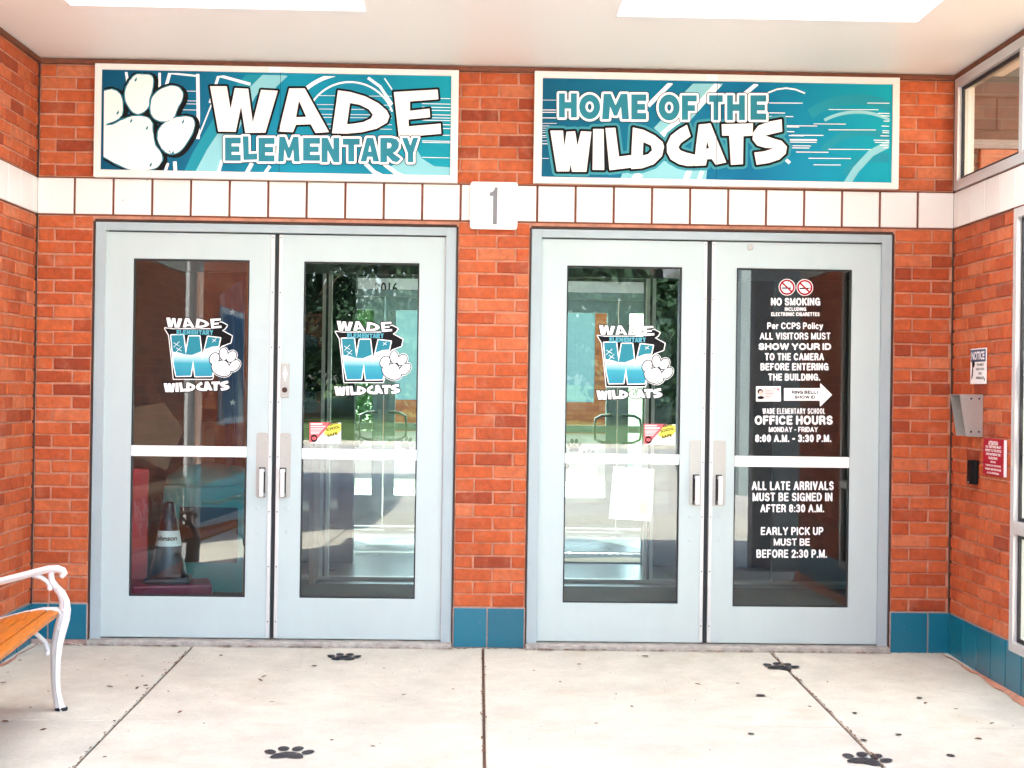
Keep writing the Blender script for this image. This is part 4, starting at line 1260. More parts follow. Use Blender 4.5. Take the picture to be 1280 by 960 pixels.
art_obj('pale_swirl', [band(C5(arc(650, 880, 560, 30, 118)), 4), band(C5([(930, 560), (760, 650), (640, 780), (560, 905)]), 9)], M['print_pale'], s2, layer(0.5), clip=AR2)
art_obj('white_streaks', wl, M['white'], s2, layer(1), clip=AR2)
WILD = [[C3([(122, 502), (232, 502), (242, 640), (262, 512), (335, 508), (355, 630), (385, 508), (475, 512), (432, 855), (308, 855), (297, 790), (285, 852), (178, 852)])],
        [C3([(490, 488), (580, 488), (585, 840), (485, 838)])], [C3([(595, 480), (680, 478), (712, 725), (815, 712), (815, 820), (630, 842)])],
        [C3([(830, 475), (920, 495), (1020, 545), (1085, 600), (1098, 640), (1080, 720), (1010, 790), (910, 825), (815, 832), (820, 650)]), C3([(920, 600), (985, 630), (995, 670), (960, 705), (915, 715)])],
        [C4([(128, 452), (60, 490), (-10, 545), (-45, 620), (-42, 690), (-10, 750), (60, 790), (130, 805), (185, 805), (200, 710), (120, 690), (70, 670), (55, 645), (75, 610), (160, 550)])],
        [C4([(230, 450), (330, 440), (465, 775), (375, 795), (340, 745), (300, 748), (290, 800), (190, 805), (205, 640)]), C4([(300, 590), (318, 655), (292, 658)])],
        [C4([(425, 448), (695, 440), (690, 545), (612, 550), (608, 790), (505, 795), (490, 545), (430, 545)])],
        [C4([(940, 405), (945, 510), (860, 530), (800, 545), (870, 570), (940, 590), (985, 640), (975, 700), (920, 750), (830, 780), (725, 795), (705, 690), (790, 680), (870, 655), (800, 650), (730, 630), (690, 580), (695, 520), (740, 460), (830, 425)])]]
art_obj('word_glow', WILD, M['print_glow'], s2, layer(2), off=6.0, clip=AR2)
art_obj('word_outline', WILD, M['black'], s2, layer(3), off=3.0)
art_obj('word_letters', WILD, M['cream_white'], s2, layer(4))
HB = [('H', C3, 197, 183, 350, 390), ('O', C3, 370, 192, 550, 405), ('M', C3, 566, 187, 797, 405), ('E', C3, 817, 192, 945, 407), ('O', C3, 1050, 192, 1232, 416), ('F', C4, 84, 200, 212, 410),
      ('T', C4, 318, 199, 435, 412), ('H', C4, 472, 199, 625, 412), ('E', C4, 672, 199, 808, 410)]
HOME = []
for ch, f, a, b, c, d in HB:
    (x0, y0), (x1, y1) = f([(a, b), (c, d)])
    HOME.append(glyph(ch, x0, y0, x1, y1))
art_obj('line_outline', HOME, M['black'], s2, layer(5), off=3.7)
art_obj('line_border', HOME, M['white'], s2, layer(6), off=2.9)
art_obj('line_letters', HOME, M['print_teal'], s2, layer(7))

# house number plaque
pq = thing('number_plaque', 'square white plaque with a grey numeral 1 on the centre pier', 'plaque', (0.067, -0.02, 2.353))
pts = []
r = 0.016
for cx, cz, a0 in ((0.125 - r, 0.125 - r, 0), (-0.125 + r, 0.125 - r, 90), (-0.125 + r, -0.125 + r, 180), (0.125 - r, -0.125 + r, 270)):
    pts += [(cx + r * math.cos(R(a0 + k * 15)), cz + r * math.sin(R(a0 + k * 15))) for k in range(7)]
nn = len(pts)
MB().add([(x, -0.012, z) for x, z in pts] + [(x, 0.004, z) for x, z in pts], [tuple(range(nn)), tuple(range(2 * nn - 1, nn - 1, -1))] + [(k, (k + 1) % nn, nn + (k + 1) % nn, nn + k) for k in range(nn)]).build('plate', M['white'], pq, bevel=0.002)
art_obj('numeral', [[crop(560, 200, 8, [(470, 272), (497, 272), (489, 645), (448, 645), (451, 360), (415, 360), (415, 326), (446, 316), (462, 298)])]], M['grey_num'], pq, -0.0345, h=0.4)

# ================================================================== vinyl on the glass
YG = YD + 0.0155
DC = lambda p: crop(380, 390, 8.729, p)
WB0, WILDB, ELB0 = bounds(WADE), bounds(WILD), bounds(ELEM)
def box8(f, a, b, c, d):
    (x0, y0), (x1, y1) = f([(a, b), (c, d)])
    return (x0, y0, x1, y1)
def decal(dx, dy, label):
    c = at(450 + dx, 445 + dy, YG)
    t = thing('window_decal', label, 'decal', c, group='paw decals on the glass doors')
    T = lambda shp: [[[(x + dx, y + dy) for x, y in r] for r in s] for s in shp]
    wade = T(remap(WADE, WB0, box8(DC, 358, 98, 962, 218)))
    wild = T(remap(WILD, WILDB, box8(DC, 330, 785, 1050, 912)))
    elem = T(remap(ELEM, ELB0, box8(DC, 472, 230, 868, 286)))
    bigW = T([[DC([(412, 290), (545, 287), (572, 500), (607, 302), (722, 302), (752, 560), (812, 305), (948, 322), (856, 735), (675, 738), (652, 560), (625, 732), (468, 735), (440, 600)])]])
    back = T([[DC([(345, 215), (420, 225), (880, 225), (905, 165), (960, 150), (1022, 182), (1000, 215), (965, 240), (1075, 300), (1060, 370), (965, 405), (900, 470), (840, 560), (870, 740), (860, 765), (440, 765), (425, 600), (390, 290)])]])
    pad = T([[DC(smooth([(858, 612), (925, 580), (990, 566), (1030, 600), (1048, 660), (1055, 705), (1000, 737), (930, 722), (872, 682)]))], [DC(ell(885, 545, 48, 62, 30))], [DC(ell(985, 495, 43, 66, -5))], [DC(ell(1070, 523, 45, 62, 35))], [DC(ell(1102, 622, 45, 70, 45))]])
    allb = back + wade + wild + bigW + pad
    Y = lambda k: YG - 0.0005 * k
    art_obj('white_edge', back + bigW, M['white'], t, Y(1), off=1.2, h=0.4)
    art_obj('black_backing', back, M['black'], t, Y(2), off=0.2, h=0.4)
    art_obj('name_outline', wade, M['black'], t, Y(3), off=1.0, h=0.35)
    art_obj('lower_outline', wild, M['black'], t, Y(3), off=1.0, h=0.35)
    art_obj('letter_border', bigW, M['white'], t, Y(3.5), off=1.3, h=0.35)
    art_obj('paw_outline', pad, M['white'], t, Y(3.7), off=1.9, h=0.35)
    lo = at(450, 478 + dy, Y(4)).z - c.z
    hi = at(450, 422 + dy, Y(4)).z - c.z
    if 'w_grad' not in M:
        M['w_grad'] = grad_mat('cyan_vinyl_gradient', [(0, (0.025, 0.24, 0.35)), (0.3, (0.05, 0.33, 0.41)), (0.5, (0.62, 0.80, 0.84)), (0.62, (0.8, 0.84, 0.86)), (1, (0.8, 0.84, 0.86))], 2, lo, hi)
    art_obj('big_letter', bigW, M['w_grad'], t, Y(4.4), h=0.3)
    wave = [DC([(380, 500), (430, 470), (500, 480), (560, 500), (640, 505), (720, 475), (790, 440), (860, 415), (1000, 405), (1000, 250), (380, 250)])]
    wv = [(x + dx, y + dy) for x, y in wave[0]]
    art_obj('upper_tone', bigW, M['print_teal'], t, Y(5.2), h=0.3, clip=wv)
    st = []
    for cx, cy, q in ((470, 390, 32), (495, 445, 30), (882, 346, 20)):
        st += [band(DC([(cx - q, cy - q * .6), (cx + q, cy + q * .6)]), 0.55), band(DC([(cx + q, cy - q), (cx - q, cy + q)]), 0.55)]
    for q_ in range(3):
        art_obj('sparkle', T(st[2 * q_:2 * q_ + 2]), M['white'], t, Y(6), h=0.2)
    art_obj('paw_shadow', pad, M['black'], t, Y(4.6), off=1.2, h=0.35)
    art_obj('paw', pad, M['white'], t, Y(5.4), h=0.3)
    art_obj('name_letters', wade, M['white'], t, Y(5.8), h=0.3)
    art_obj('lower_letters', wild, M['white'], t, Y(5.8), h=0.3)
    art_obj('word_letters', elem, M['decal_cyan'], t, Y(5.8), off=0.1, h=0.25)
decal(-213.3, -4.2, 'large W and paw vinyl decal on the leftmost glass door')
decal(0, 0, 'large W and paw vinyl decal on the second glass door from the left')
decal(327.7, 5.1, 'large W and paw vinyl decal on the third glass door, above the flyer')

# lettering of the rightmost door
C7 = lambda a, b, c, d: box8(lambda p: crop(930, 340, 8, p), a, b, c, d)
C8 = lambda a, b, c, d: box8(lambda p: crop(930, 450, 8, p), a, b, c, d)
C9 = lambda a, b, c, d: box8(lambda p: crop(880, 520, 3.097, p), a, b, c, d)
YL = YG - 0.0006
vn = thing('visitor_notice', 'white vinyl visitor policy lettering on the upper glass of the rightmost door', 'notice', at(993, 440, YG))
for s_, b_, bo in (('NO SMOKING', C7(270, 258, 762, 335), .03), ('INCLUDING', C7(408, 353, 622, 389), .02), ('ELECTRONIC CIGARETTES', C7(272, 403, 755, 441), .02), ('Per CCPS Policy', C7(232, 505, 790, 590), .018),
                   ('ALL VISITORS MUST', C7(158, 606, 865, 676), .018), ('SHOW YOUR ID', C7(145, 712, 872, 780), .05), ('TO THE CAMERA', C7(208, 811, 800, 884), .02), ('BEFORE ENTERING', C8(165, 31, 845, 104), .02), ('THE BUILDING.', C8(242, 136, 762, 206), .02)):
    block_text(s_, M['white'], vn, b_, YL, {.03: .19, .02: .2, .018: .175, .05: .25}[bo], .28 if s_[0] == 'P' else 0)
nsg = []
for k, (cx, cy) in enumerate(((983.75, 359.0), (1006.0, 359.4))):
    sg_ = thing('no_smoking_sign', ('left' if k == 0 else 'right') + ' round red no smoking symbol at the top of the rightmost door glass', 'symbol', at(cx, cy, YG))
    art_obj('white_disc', [[ell(cx, cy, 10.4, 10.4, 0, 40)]], M['white'], sg_, YG - 0.0004, h=0.4)
    art_obj('cigarette', [[[(cx - 6.5, cy + .2), (cx + 5, cy + .2), (cx + 5, cy + 2), (cx - 6.5, cy + 2)]]], M['black'], sg_, YG - 0.0008, h=0.2)
    if k == 0:
        art_obj('smoke', [band([(cx + 5, cy - 1), (cx + 3, cy - 4), (cx + 1, cy - 5), (cx + 2, cy - 7)], .5), band([(cx + 6.5, cy - 1), (cx + 5.5, cy - 4), (cx + 4, cy - 6)], .5)], M['black'], sg_, YG - 0.0008, h=0.2)
    else:
        art_obj('vapour', [[ell(cx + 6.3, cy + 1, .8, 1.4)]], M['grey_num'], sg_, YG - 0.0008, h=0.2)
    art_obj('red_ring', [[ell(cx, cy, 9.6, 9.6, 0, 40), ell(cx, cy, 7.4, 7.4, 0, 40)], band([(cx - 6, cy - 5.6), (cx + 6, cy + 5.8)], 2.2)], M['red'], sg_, YG - 0.0013, h=0.3)
idc = thing('id_card_sticker', 'small pink picture of an identity card beside the white arrow', 'sticker', at(960.5, 492, YG))
x0, y0, x1, y1 = C8(120, 263, 368, 414)
art_obj('card_face', [[[(x0, y0), (x1, y0), (x1, y1), (x0, y1)]]], M['white'], idc, YG - 0.0004)
art_obj('pink_tint', [[[(x0 + 10, y0 + 1), (x1 - 6, y0 + 5), (x1 - 12, y1 - 2), (x0 + 2, y1 - 2)]]], M['pink'], idc, YG - 0.0007)
art_obj('portrait_hair', [[ell(950.2, 489.5, 3.5, 3.6)], [ell(950.8, 497, 4.2, 2)]], M['black'], idc, YG - 0.0010, h=0.25)
art_obj('portrait_face', [[ell(950.8, 491, 2.3, 2.9)]], M['skin_photo'], idc, YG - 0.0013, h=0.25)
art_obj('print_lines', [band([(956, 488.5), (963, 488.5)], .5), band([(957, 492), (966, 492)], .5), band([(957, 495.5), (962, 495.5)], .5), [ell(972.5, 486.8, 1.2, 1.8)], [ell(968, 486, .9, .9)]], M['sticker_red'], idc, YG - 0.0013, h=0.2)
ar = thing('arrow_sticker', 'white arrow sticker pointing right with ring bell wording', 'sticker', at(1010, 493, YG))
art_obj('arrow_body', [[crop(930, 450, 8, [(400, 281), (762, 281), (762, 230), (882, 348), (760, 468), (758, 406), (400, 406)])]], M['white'], ar, YG - 0.0004)
block_text('RING BELL/', M['black'], ar, C8(477, 305, 745, 339), YG - 0.0009, .24)
block_text('SHOW ID', M['black'], ar, C8(505, 355, 712, 387), YG - 0.0009, .24)
oh = thing('office_hours_notice', 'white vinyl office hours lettering above the crossbar of the rightmost door', 'notice', at(993, 530, YG))
for s_, b_, bo in (('WADE ELEMENTARY SCHOOL', C8(185, 483, 812, 539), .012), ('OFFICE HOURS', C8(107, 556, 887, 647), .05), ('MONDAY - FRIDAY', C8(248, 669, 738, 721), .018), ('8:00 A.M. - 3:30 P.M.', C8(112, 746, 873, 821), .035)):
    block_text(s_, M['white'], oh, b_, YL, {.012: .15, .05: .23, .018: .18, .035: .21}[bo])
la = thing('arrival_notice', 'white vinyl late arrival and pick up lettering below the crossbar of the rightmost door', 'notice', at(993, 650, YG))
for s_, b_ in (('ALL LATE ARRIVALS', C9(185, 253, 502, 287)), ('MUST BE SIGNED IN', C9(188, 297, 497, 330)), ('AFTER 8:30 A.M.', C9(218, 342, 465, 373)), ('EARLY PICK UP', C9(220, 430, 462, 461)), ('MUST BE', C9(270, 474, 410, 502)), ('BEFORE 2:30 P.M.', C9(203, 517, 476, 549))):
    block_text(s_, M['white'], la, b_, YL, .18)

# warning stickers on the two middle doors
def sticker(dx, dy, label):
    t = thing('warning_sticker', label, 'sticker', at(406.5 + dx, 541 + dy, YG), group='school safety stickers')
    q = lambda p: [(380 + dx + x / 18.286, 515 + dy + y / 18.286) for x, y in p]
    art_obj('sticker_base', [[q([(125, 235), (848, 245), (845, 715), (125, 712)])]], M['white'], t, YG - 0.0004)
    art_obj('red_field', [[q([(125, 235), (650, 240), (300, 620), (260, 690), (125, 700)])]], M['sticker_red'], t, YG - 0.0008, h=0.3)
    art_obj('grey_field', [[q([(350, 580), (470, 440), (540, 580)])]], M['sticker_grey'], t, YG - 0.0008, h=0.3)
    art_obj('yellow_field', [[q([(600, 270), (700, 245), (845, 270), (845, 420), (780, 500), (560, 570), (450, 490), (510, 380)])]], M['sticker_yellow'], t, YG - 0.0009, h=0.3)
    art_obj('badge', [[q(ell(230, 600, 80, 85)), q(ell(230, 600, 55, 40))]], M['black'], t, YG - 0.0012, h=0.25)
    lines = [q([(150, 262), (420, 262), (420, 288), (150, 288)]), q([(150, 318), (500, 318), (480, 345), (150, 345)])] + [q([(150, y), (450 - (y - 370) * .9, y), (450 - (y - 370) * .9, y + 12), (150, y + 12)]) for y in (370, 400, 430, 460, 490)]
    art_obj('print_lines', [[l_] for l_ in lines], M['white'], t, YG - 0.0013, h=0.2)
    c_ = at(380 + dx + 655 / 18.286, 515 + dy + 425 / 18.286, YG - 0.0014)
    for s_, dz, wd in (('SCHOOL', 0.012, .072), ('SAFE', -0.020, .056), ('KEEPING', .036, .05)):
        U = Vector((math.cos(R(14)), 0, math.sin(R(14))))
        V = Vector((-math.sin(R(14)), 0, math.cos(R(14))))
        text_box(s_, M['black'], t, c_ + V * dz + U * (dz * .3), U, V, wd, .016, .04)
sticker(0, 0, 'red and yellow safety sticker on the second glass door from the left')
sticker(418, 2, 'red and yellow safety sticker on the third glass door, above the flyer')

# flyer behind the third pane
fl = thing('paper_flyer', 'tilted white paper flyer with faint print behind the third door glass', 'flyer', at(790, 617, YD + 0.03))
P3 = lambda p: crop(700, 560, 4.569, p)
YP = YD + 0.028
vs = [at(*q, YP) for q in P3([(305, 102), (540, 120), (518, 418), (278, 405)])]
inv = fl.matrix_basis.inverted()
MB().add([inv @ v for v in vs] + [inv @ (v + Vector((0, 0.0012, 0))) for v in vs], [(0, 1, 2, 3), (7, 6, 5, 4), (0, 4, 5, 1), (1, 5, 6, 2), (2, 6, 7, 3), (3, 7, 4, 0)]).build('paper_sheet', M['paper'], fl)
art_obj('blue_tint', [[P3([(315, 340), (520, 340), (512, 408), (290, 398)])], [P3([(318, 118), (345, 118), (342, 150), (316, 150)])], [P3([(490, 130), (530, 135), (526, 180), (486, 170)])]], M['paper_blue'], fl, YP - 0.0005)
art_obj('tan_stack', [[P3([(455, 320), (480, 300), (498, 330), (502, 375), (450, 372)])]], M['paper_tan'], fl, YP - 0.0008)
text_px('Back to School', M['paper_blue'], fl, (772, 598.5, 811, 603.5), YP - 0.0008, .01)
art_obj('print_lines', [band(P3([(350, y), (490, y + 2)]), .35) for y in (212, 245, 262, 278, 298)], M['paper_blue'], fl, YP - 0.0008, h=0.15)
art_obj('paw_mark', paw_shapes(*P3([(420, 145)])[0], 6.5), M['pink'], fl, YP - 0.0008, h=0.2)

# ================================================================== right wall: notices and intercom
XW = XR - 0.009
UR, VR = Vector((0, -1, 0)), Vector((0, 0, 1))
def wallplate(name, label, cat, u0, u1, z0, z1, th_, m_, part):
    t = thing(name, label, cat, (XW, -(u0 + u1) / 2, (z0 + z1) / 2))
    hw, hh = (u1 - u0) / 2, (z1 - z0) / 2
    MB().box(-th_, 0, -hw, hw, -hh, hh).build(part, m_, t, bevel=0.0015)
    return t
nt_ = wallplate('notice_sign', 'small white sign with a navy NOTICE heading on the right wall', 'sign', 0.315, 0.547, 1.444, 1.624, 0.004, M['white'], 'sign_plate')
fx = XW - 0.0052
MB().box(-0.0052, -0.0042, -0.108, 0.108, 0.022, 0.084).build('heading_field', M['navy'], nt_)
text_box('NOTICE', M['white'], nt_, (fx - .0008, -0.431, 1.587), UR, VR, 0.19, 0.042, .03)
for k, s_ in enumerate(('THIS AREA IS', 'UNDER 24 HOUR', 'VIDEO', 'SURVEILLANCE')):
    text_box(s_, M['black'], nt_, (fx, -0.462, 1.541 - k * 0.022), UR, VR, (0.1, 0.12, .05, .115)[k], 0.013, .02)
mR = lambda x, y: Vector((fx, -0.431 - x, 1.534 - y))
art_obj('camera_figure', [[[(-.09, -.02), (-.06, -.035), (-.045, -.01), (-.06, .005), (-.085, .01)]], [[(-.085, .01), (-.07, .01), (-.075, .05), (-.1, .07)]], [[(.09, .06), (.1, .06), (.105, .075), (.095, .075)]]], M['black'], nt_, 0, h=0.002, mapf=mR)
rs = wallplate('red_sign', 'small red sign with white wording on the right wall below the intercom', 'sign', 0.553, 0.838, 0.996, 1.176, 0.016, M['red'], 'sign_plate')
fx2 = XW - 0.0165
for k, (s_, wd, ht) in enumerate((('ATTENTION', .13, .02), ('ALL VISITORS MUST', .22, .012), ('REPORT TO THE OFFICE', .22, .012), ('UPON ENTERING THE', .2, .012), ('BUILDING', .12, .012), ('GRACIAS', .07, .009), ('TODOS LOS VISITANTES', .21, .009), ('DEBEN REPORTARSE', .22, .009), ('A LA OFICINA', .17, .009))):
    text_box(s_, M['white'], rs, (fx2, -0.695, 1.155 - k * 0.0182), UR, VR, wd, ht, .03)
MB().box(-0.0155, -0.002, -0.146, -0.1428, -0.088, 0.088).build('edge', M['white'], rs)
# steel rain hood with intercom
ih = thing('intercom_hood', 'stainless steel rain hood over an intercom on the right wall', 'intercom', (XW, -0.425, 1.285))
hb = MB()
T_, B_ = 0.118, 0.085
for y in (-0.072, 0.072):
    e = 0.002
    hb.add([(0, y - e, .106), (-T_, y - e, .106), (-B_, y - e, -.104), (0, y - e, -.106), (0, y + e, .106), (-T_, y + e, .106), (-B_, y + e, -.104), (0, y + e, -.106)],
           [(0, 1, 2, 3), (7, 6, 5, 4), (0, 4, 5, 1), (1, 5, 6, 2), (2, 6, 7, 3), (3, 7, 4, 0)])
hb.box(-T_ + .002, 0, -0.0699, 0.0699, 0.102, 0.106)
hb.build('hood_shell', M['steel'], ih)
MB().box(-0.03, -0.001, -0.066, 0.066, -0.1, 0.1).build('intercom_panel', M['grey_col'], ih, bevel=.002)
bt = MB()
for k in range(5):
    MB().lathe([(0.006, 0), (0.006, 0.004)], n=12).xform(Matrix.Translation((-0.03, -0.02, 0.06 - k * 0.025)) @ Matrix.Rotation(R(-90), 4, 'Y')).build('button', M['dark_gap'], ih)
MB().box(-0.034, -0.0301, 0.015, 0.05, -0.08, 0.0).build('speaker_grille', M['dark_gap'], ih)
sc3 = MB()
for y in (-.05, .05):
    for z in (-.085, .085):
        q0 = len(sc3.v)
        sc3.lathe([(.006, 0), (.006, .003), (.003, .005)], n=10).xform(Matrix.Translation((-0.030, y, z)) @ Matrix.Rotation(R(-90), 4, 'Y'), q0)
for x in (-.02, -.06):
    for z in (-.08, .085):
        q0 = len(sc3.v)
        sc3.lathe([(.005, 0), (.005, .002), (.003, .0035)], n=10).xform(Matrix.Translation((x, -.074, z)) @ Matrix.Rotation(R(90), 4, 'X'), q0)
sc3.build('screws', M['dark_gap'], ih)
MB().lathe([(.013, 0), (.013, .004), (.009, .007)], n=20).xform(Matrix.Translation((-.030, .03, .055)) @ Matrix.Rotation(R(-90), 4, 'Y')).build('camera_lens', M['black'], ih)
cr_ = thing('card_reader', 'small black card reader on the right wall under the intercom', 'card reader', (XW, -0.40, 0.998))
rd = MB()
prof = [(-0.0, -0.05), (-0.0, 0.05), (-0.022, 0.048), (-0.034, 0.03), (-0.036, 0.0), (-0.034, -0.03), (-0.022, -0.048)]
n_ = len(prof)
vs = []
for z in (-0.06, 0.062):
    vs += [(x, y, z) for x, y in prof]
rd.add(vs, [tuple(range(n_)), tuple(range(2 * n_ - 1, n_ - 1, -1))] + [(k, (k + 1) % n_, n_ + (k + 1) % n_, n_ + k) for k in range(n_)])
rd.build('reader_body', M['black'], cr_, bevel=0.006)
MB().box(-0.0385, -0.036, -0.004, 0.004, -0.052, -0.048).build('indicator', M['white'], cr_)

# ================================================================== bench
YBn = -1.43
BF = lambda p: [at(x / 4.57, 690 + y / 4.57, YBn) for x, y in p]
o3 = BF([(345, 912)])[0]
bz = floor_z(YBn)
bench = thing('park_bench', 'white cast iron bench with orange wooden slats by the left brick wall', 'bench', (o3.x, YBn, bz), R(5))
def loc2(p): return [(q.x - o3.x, q.z - bz) for q in BF(p)]
BL = 1.5                                # length
armT = loc2([(-150, 175), (-60, 168), (0, 166), (60, 152), (130, 134), (200, 116), (270, 98), (330, 96), (360, 108), (368, 122), (356, 134), (345, 128)])
post = loc2([(300, 104), (293, 130), (298, 165), (320, 200), (350, 235), (368, 280), (370, 330), (362, 380), (345, 440), (328, 520), (320, 620), (318, 720), (324, 800), (338, 870), (350, 905)])
curl = loc2([(190, 130), (235, 143), (268, 165), (285, 190), (292, 203)])
rail = loc2([(-260, 470), (-160, 440), (-60, 418), (0, 404), (120, 372), (250, 345), (320, 345), (360, 365)])
brace = loc2([(180, 440), (225, 478), (262, 515), (276, 560), (279, 572)])
backp = loc2([(-330, 905), (-290, 700), (-262, 520), (-258, 430), (-270, 300), (-295, 150), (-330, 0), (-345, -90)])
backleg_top = loc2([(-345, -90)])[0]
def fr_pt(p, y): return [(x, y, z) for x, z in p]
for yy in (0.0, -BL):
    mb = MB()
    mb.tube(fr_pt(armT, yy), [.016] * (len(armT) - 4) + [.016, .015, .014, .012], 10, 1.4, (0, 1, 0))
    mb.tube(fr_pt(post, yy), [.012, .013, .014, .016, .019, .022, .026, .028, .028, .025, .021, .019, .018, .020, .026], 12, 1.0, (0, 1, 0))
    mb.tube(fr_pt(curl, yy), [.012, .011, .010, .011, .013], 8, 1.2, (0, 1, 0))
    mb.tube(fr_pt([(x, z + .008) for x, z in rail], yy), .016, 10, 1.3, (0, 1, 0))
    mb.tube(fr_pt(brace, yy), [.010, .010, .010, .012, .014], 8, 1.2, (0, 1, 0))
    mb.tube(fr_pt(backp, yy), [.024, .02, .019, .022, .02, .018, .018, .02], 10, 1.1, (0, 1, 0))
    for sy in (-1, 1):
        mb.tube([(x + .004, yy + sy * r_ * .93, z) for (x, z), r_ in zip(post[3:], [.016, .019, .022, .026, .028, .028, .025, .021, .019, .018, .020, .026])], .0055, 6)
        mb.tube([(x, yy + sy * .0205, z + .002) for x, z in armT[:-3]], .005, 6)
        mb.tube([(x, yy + sy * .0195, z + .010) for x, z in rail], .005, 6)
        for (x, z) in (post[6], post[8], curl[-1], brace[-1]):
            q0 = len(mb.v)
            mb.lathe([(.011, 0), (.011, .004), (.006, .007)], n=12).xform(Matrix.Translation((x, yy + sy * .022, z)) @ Matrix.Rotation(R(90 * sy * -1), 4, 'X'), q0)
    mb.build('end_frame', M['bench_white'], bench, smooth=True)
    for q in (post[-1], backp[0]):
        MB().lathe([(.026, 0.0), (.028, 0.008), (.024, 0.014)], (q[0], yy, 0.0), 16).build('foot_cap', M['dark_gap'], bench)
# seat slats, following the rail
rl = loc2([(-225, 440), (-150, 420), (-60, 400), (25, 386), (110, 362), (195, 345), (280, 338), (345, 352)])
for k in range(len(rl) - 1):
    (xa, za), (xb, zb) = rl[k], rl[k + 1]
    ang = math.atan2(zb - za, xb - xa)
    Lh = math.hypot(xb - xa, zb - za) - 0.006
    s = MB().box(-Lh / 2, Lh / 2, -BL + 0.02, -0.02, -0.011, 0.011)
    s.xform(Matrix.Translation(((xa + xb) / 2, 0, (za + zb) / 2 + .001)) @ Matrix.Rotation(-ang, 4, 'Y'))
    s.build('seat_slat', M['wood'], bench, bevel=0.004)
# back: top slat, lower slat and scroll casting between
def backx(z):
    pts_ = sorted(backp, key=lambda q: q[1])
    return float(np.interp(z, [q[1] for q in pts_], [q[0] for q in pts_])) + 0.02
zt = max(q[1] for q in backp)
for z0, z1 in ((zt - 0.085, zt + 0.0), (zt - 0.40, zt - 0.33)):
    MB().box(backx(z1) - .01, backx(z1) + 0.012, -BL + .02, -0.02, z0, z1).build('back_slat', M['wood'], bench, bevel=0.004)
sc2 = MB()
za, zb = zt - 0.325, zt - 0.09
for k in range(8):
    yc = -0.1 - (BL - 0.2) * k / 7
    for s in (-1, 1):
        pts_ = []
        for tt in np.linspace(0, 1, 18):
            a = tt * 5.2
            r_ = 0.07 * (1 - 0.72 * tt)
            pts_.append((backx((za + zb) / 2), yc + s * (0.012 + r_ * math.sin(a)), (za + zb) / 2 + s * (0.035 - r_ * math.cos(a)) + 0))
        sc2.tube(pts_, 0.0075, 7)
    sc2.tube([(backx(zb), yc, zb), (backx(za), yc, za)], 0.006, 7)
sc2.build('scroll_casting', M['bench_white'], bench, smooth=True)

# ================================================================== things inside the vestibule
cn = thing('traffic_cone', 'dark navy traffic cone with a white lettered collar behind the leftmost door', 'cone', (-1.735, 0.55, 0.275))
MB().lathe([(.115, 0.03), (.105, 0.05), (.085, .13), (.066, .23), (.05, .33), (.03, .44), (.02, .45)], n=40).build('cone_body', M['cone'], cn, smooth=True)
MB().lathe([(.17, 0), (.18, .008), (.18, .022), (.165, .03)], n=4, a0=R(52)).build('base', M['cone'], cn, bevel=0.012)
MB().lathe([(.0735, .205), (.0585, .29), (.056, .29), (.07, .205)], n=40).build('collar', M['white'], cn)
tm = text_mesh('Johnson', .03)
lo = min(v.co.x for v in tm.vertices); hi = max(v.co.x for v in tm.vertices)
zl = min(v.co.y for v in tm.vertices); zh = max(v.co.y for v in tm.vertices)
for v in tm.vertices:
    u = (v.co.x - lo) / (hi - lo) - 0.5
    z = .228 + (v.co.y - zl) / (zh - zl) * 0.036
    r_ = .0735 + (z - .205) * (.0585 - .0735) / .085 + .001
    a = R(-95) + u * 2.1
    v.co = (r_ * math.cos(a), r_ * math.sin(a), z)
tm.materials.clear(); tm.materials.append(M['black'])
link('lettering', tm, cn)
for k, (z, a) in enumerate(((0.032, 8), (0.155, 14))):
    mb = MB().box(-0.22, 0.22, -0.15, 0.15, 0, 0.118)
    o = mb.build('storage_tray', M['magenta'], None, bevel=0.014, loc=(-1.72, 0.56, z))
    o.rotation_euler.z = R(a)
    props(o, ('lower' if k == 0 else 'upper') + ' of two magenta plastic trays stacked under the cone', 'tray', 'magenta trays under the cone')
o = MB().box(-0.13, 0.13, -0.012, 0.012, 0, 0.87).build('red_board', M['red_plastic'], None, bevel=0.008, loc=(-2.03, 0.75, 0.031))
o.rotation_euler = (R(-9), 0, R(12))
props(o, 'red plastic board leaning behind the traffic cone', 'board')
mb = MB().add([(-.2, 0, 0), (.02, 0, -.1), (.12, 0, .14), (.0, 0, .3), (-.2, 0, .26), (-.2, .006, 0), (.02, .006, -.1), (.12, .006, .14), (0, .006, .3), (-.2, .006, .26)],
              [(0, 1, 2, 3, 4), (9, 8, 7, 6, 5)] + [(k, (k + 1) % 5, 5 + (k + 1) % 5, 5 + k) for k in range(5)])
o = mb.build('cardboard_sheet', M['card'], None, loc=(-1.86, 0.95, 0.98))
props(o, 'tan folded cardboard sheet hanging behind the leftmost door', 'cardboard')
lb = thing('litter_bin', 'teal litter bin with a black opening inside the vestibule', 'litter bin', (-1.78, 2.1, 0.031))
MB().box(-.27, .27, -.24, .24, 0, .70).build('bin_body', M['teal_plastic'], lb, bevel=.02)
MB().box(-.16, .22, -.246, -.2405, .20, .56).build('bin_opening', M['black'], lb)
MB().lathe([(.30, 0), (.29, .05), (.2, .11), (.06, .13)], (0, 0, .701), 32).build('bin_lid', M['teal_plastic'], lb, smooth=True)
fg = thing('flag', 'dark navy flag with white stars hanging beside the door inside', 'flag', (-1.53, 1.6, 0.031))
MB().tube([(0.06, 0, 0), (0.06, 0, 2.2)], .012, 10).build('flagpole', M['pole'], fg)
mb = MB()
nu, nv = 16, 10
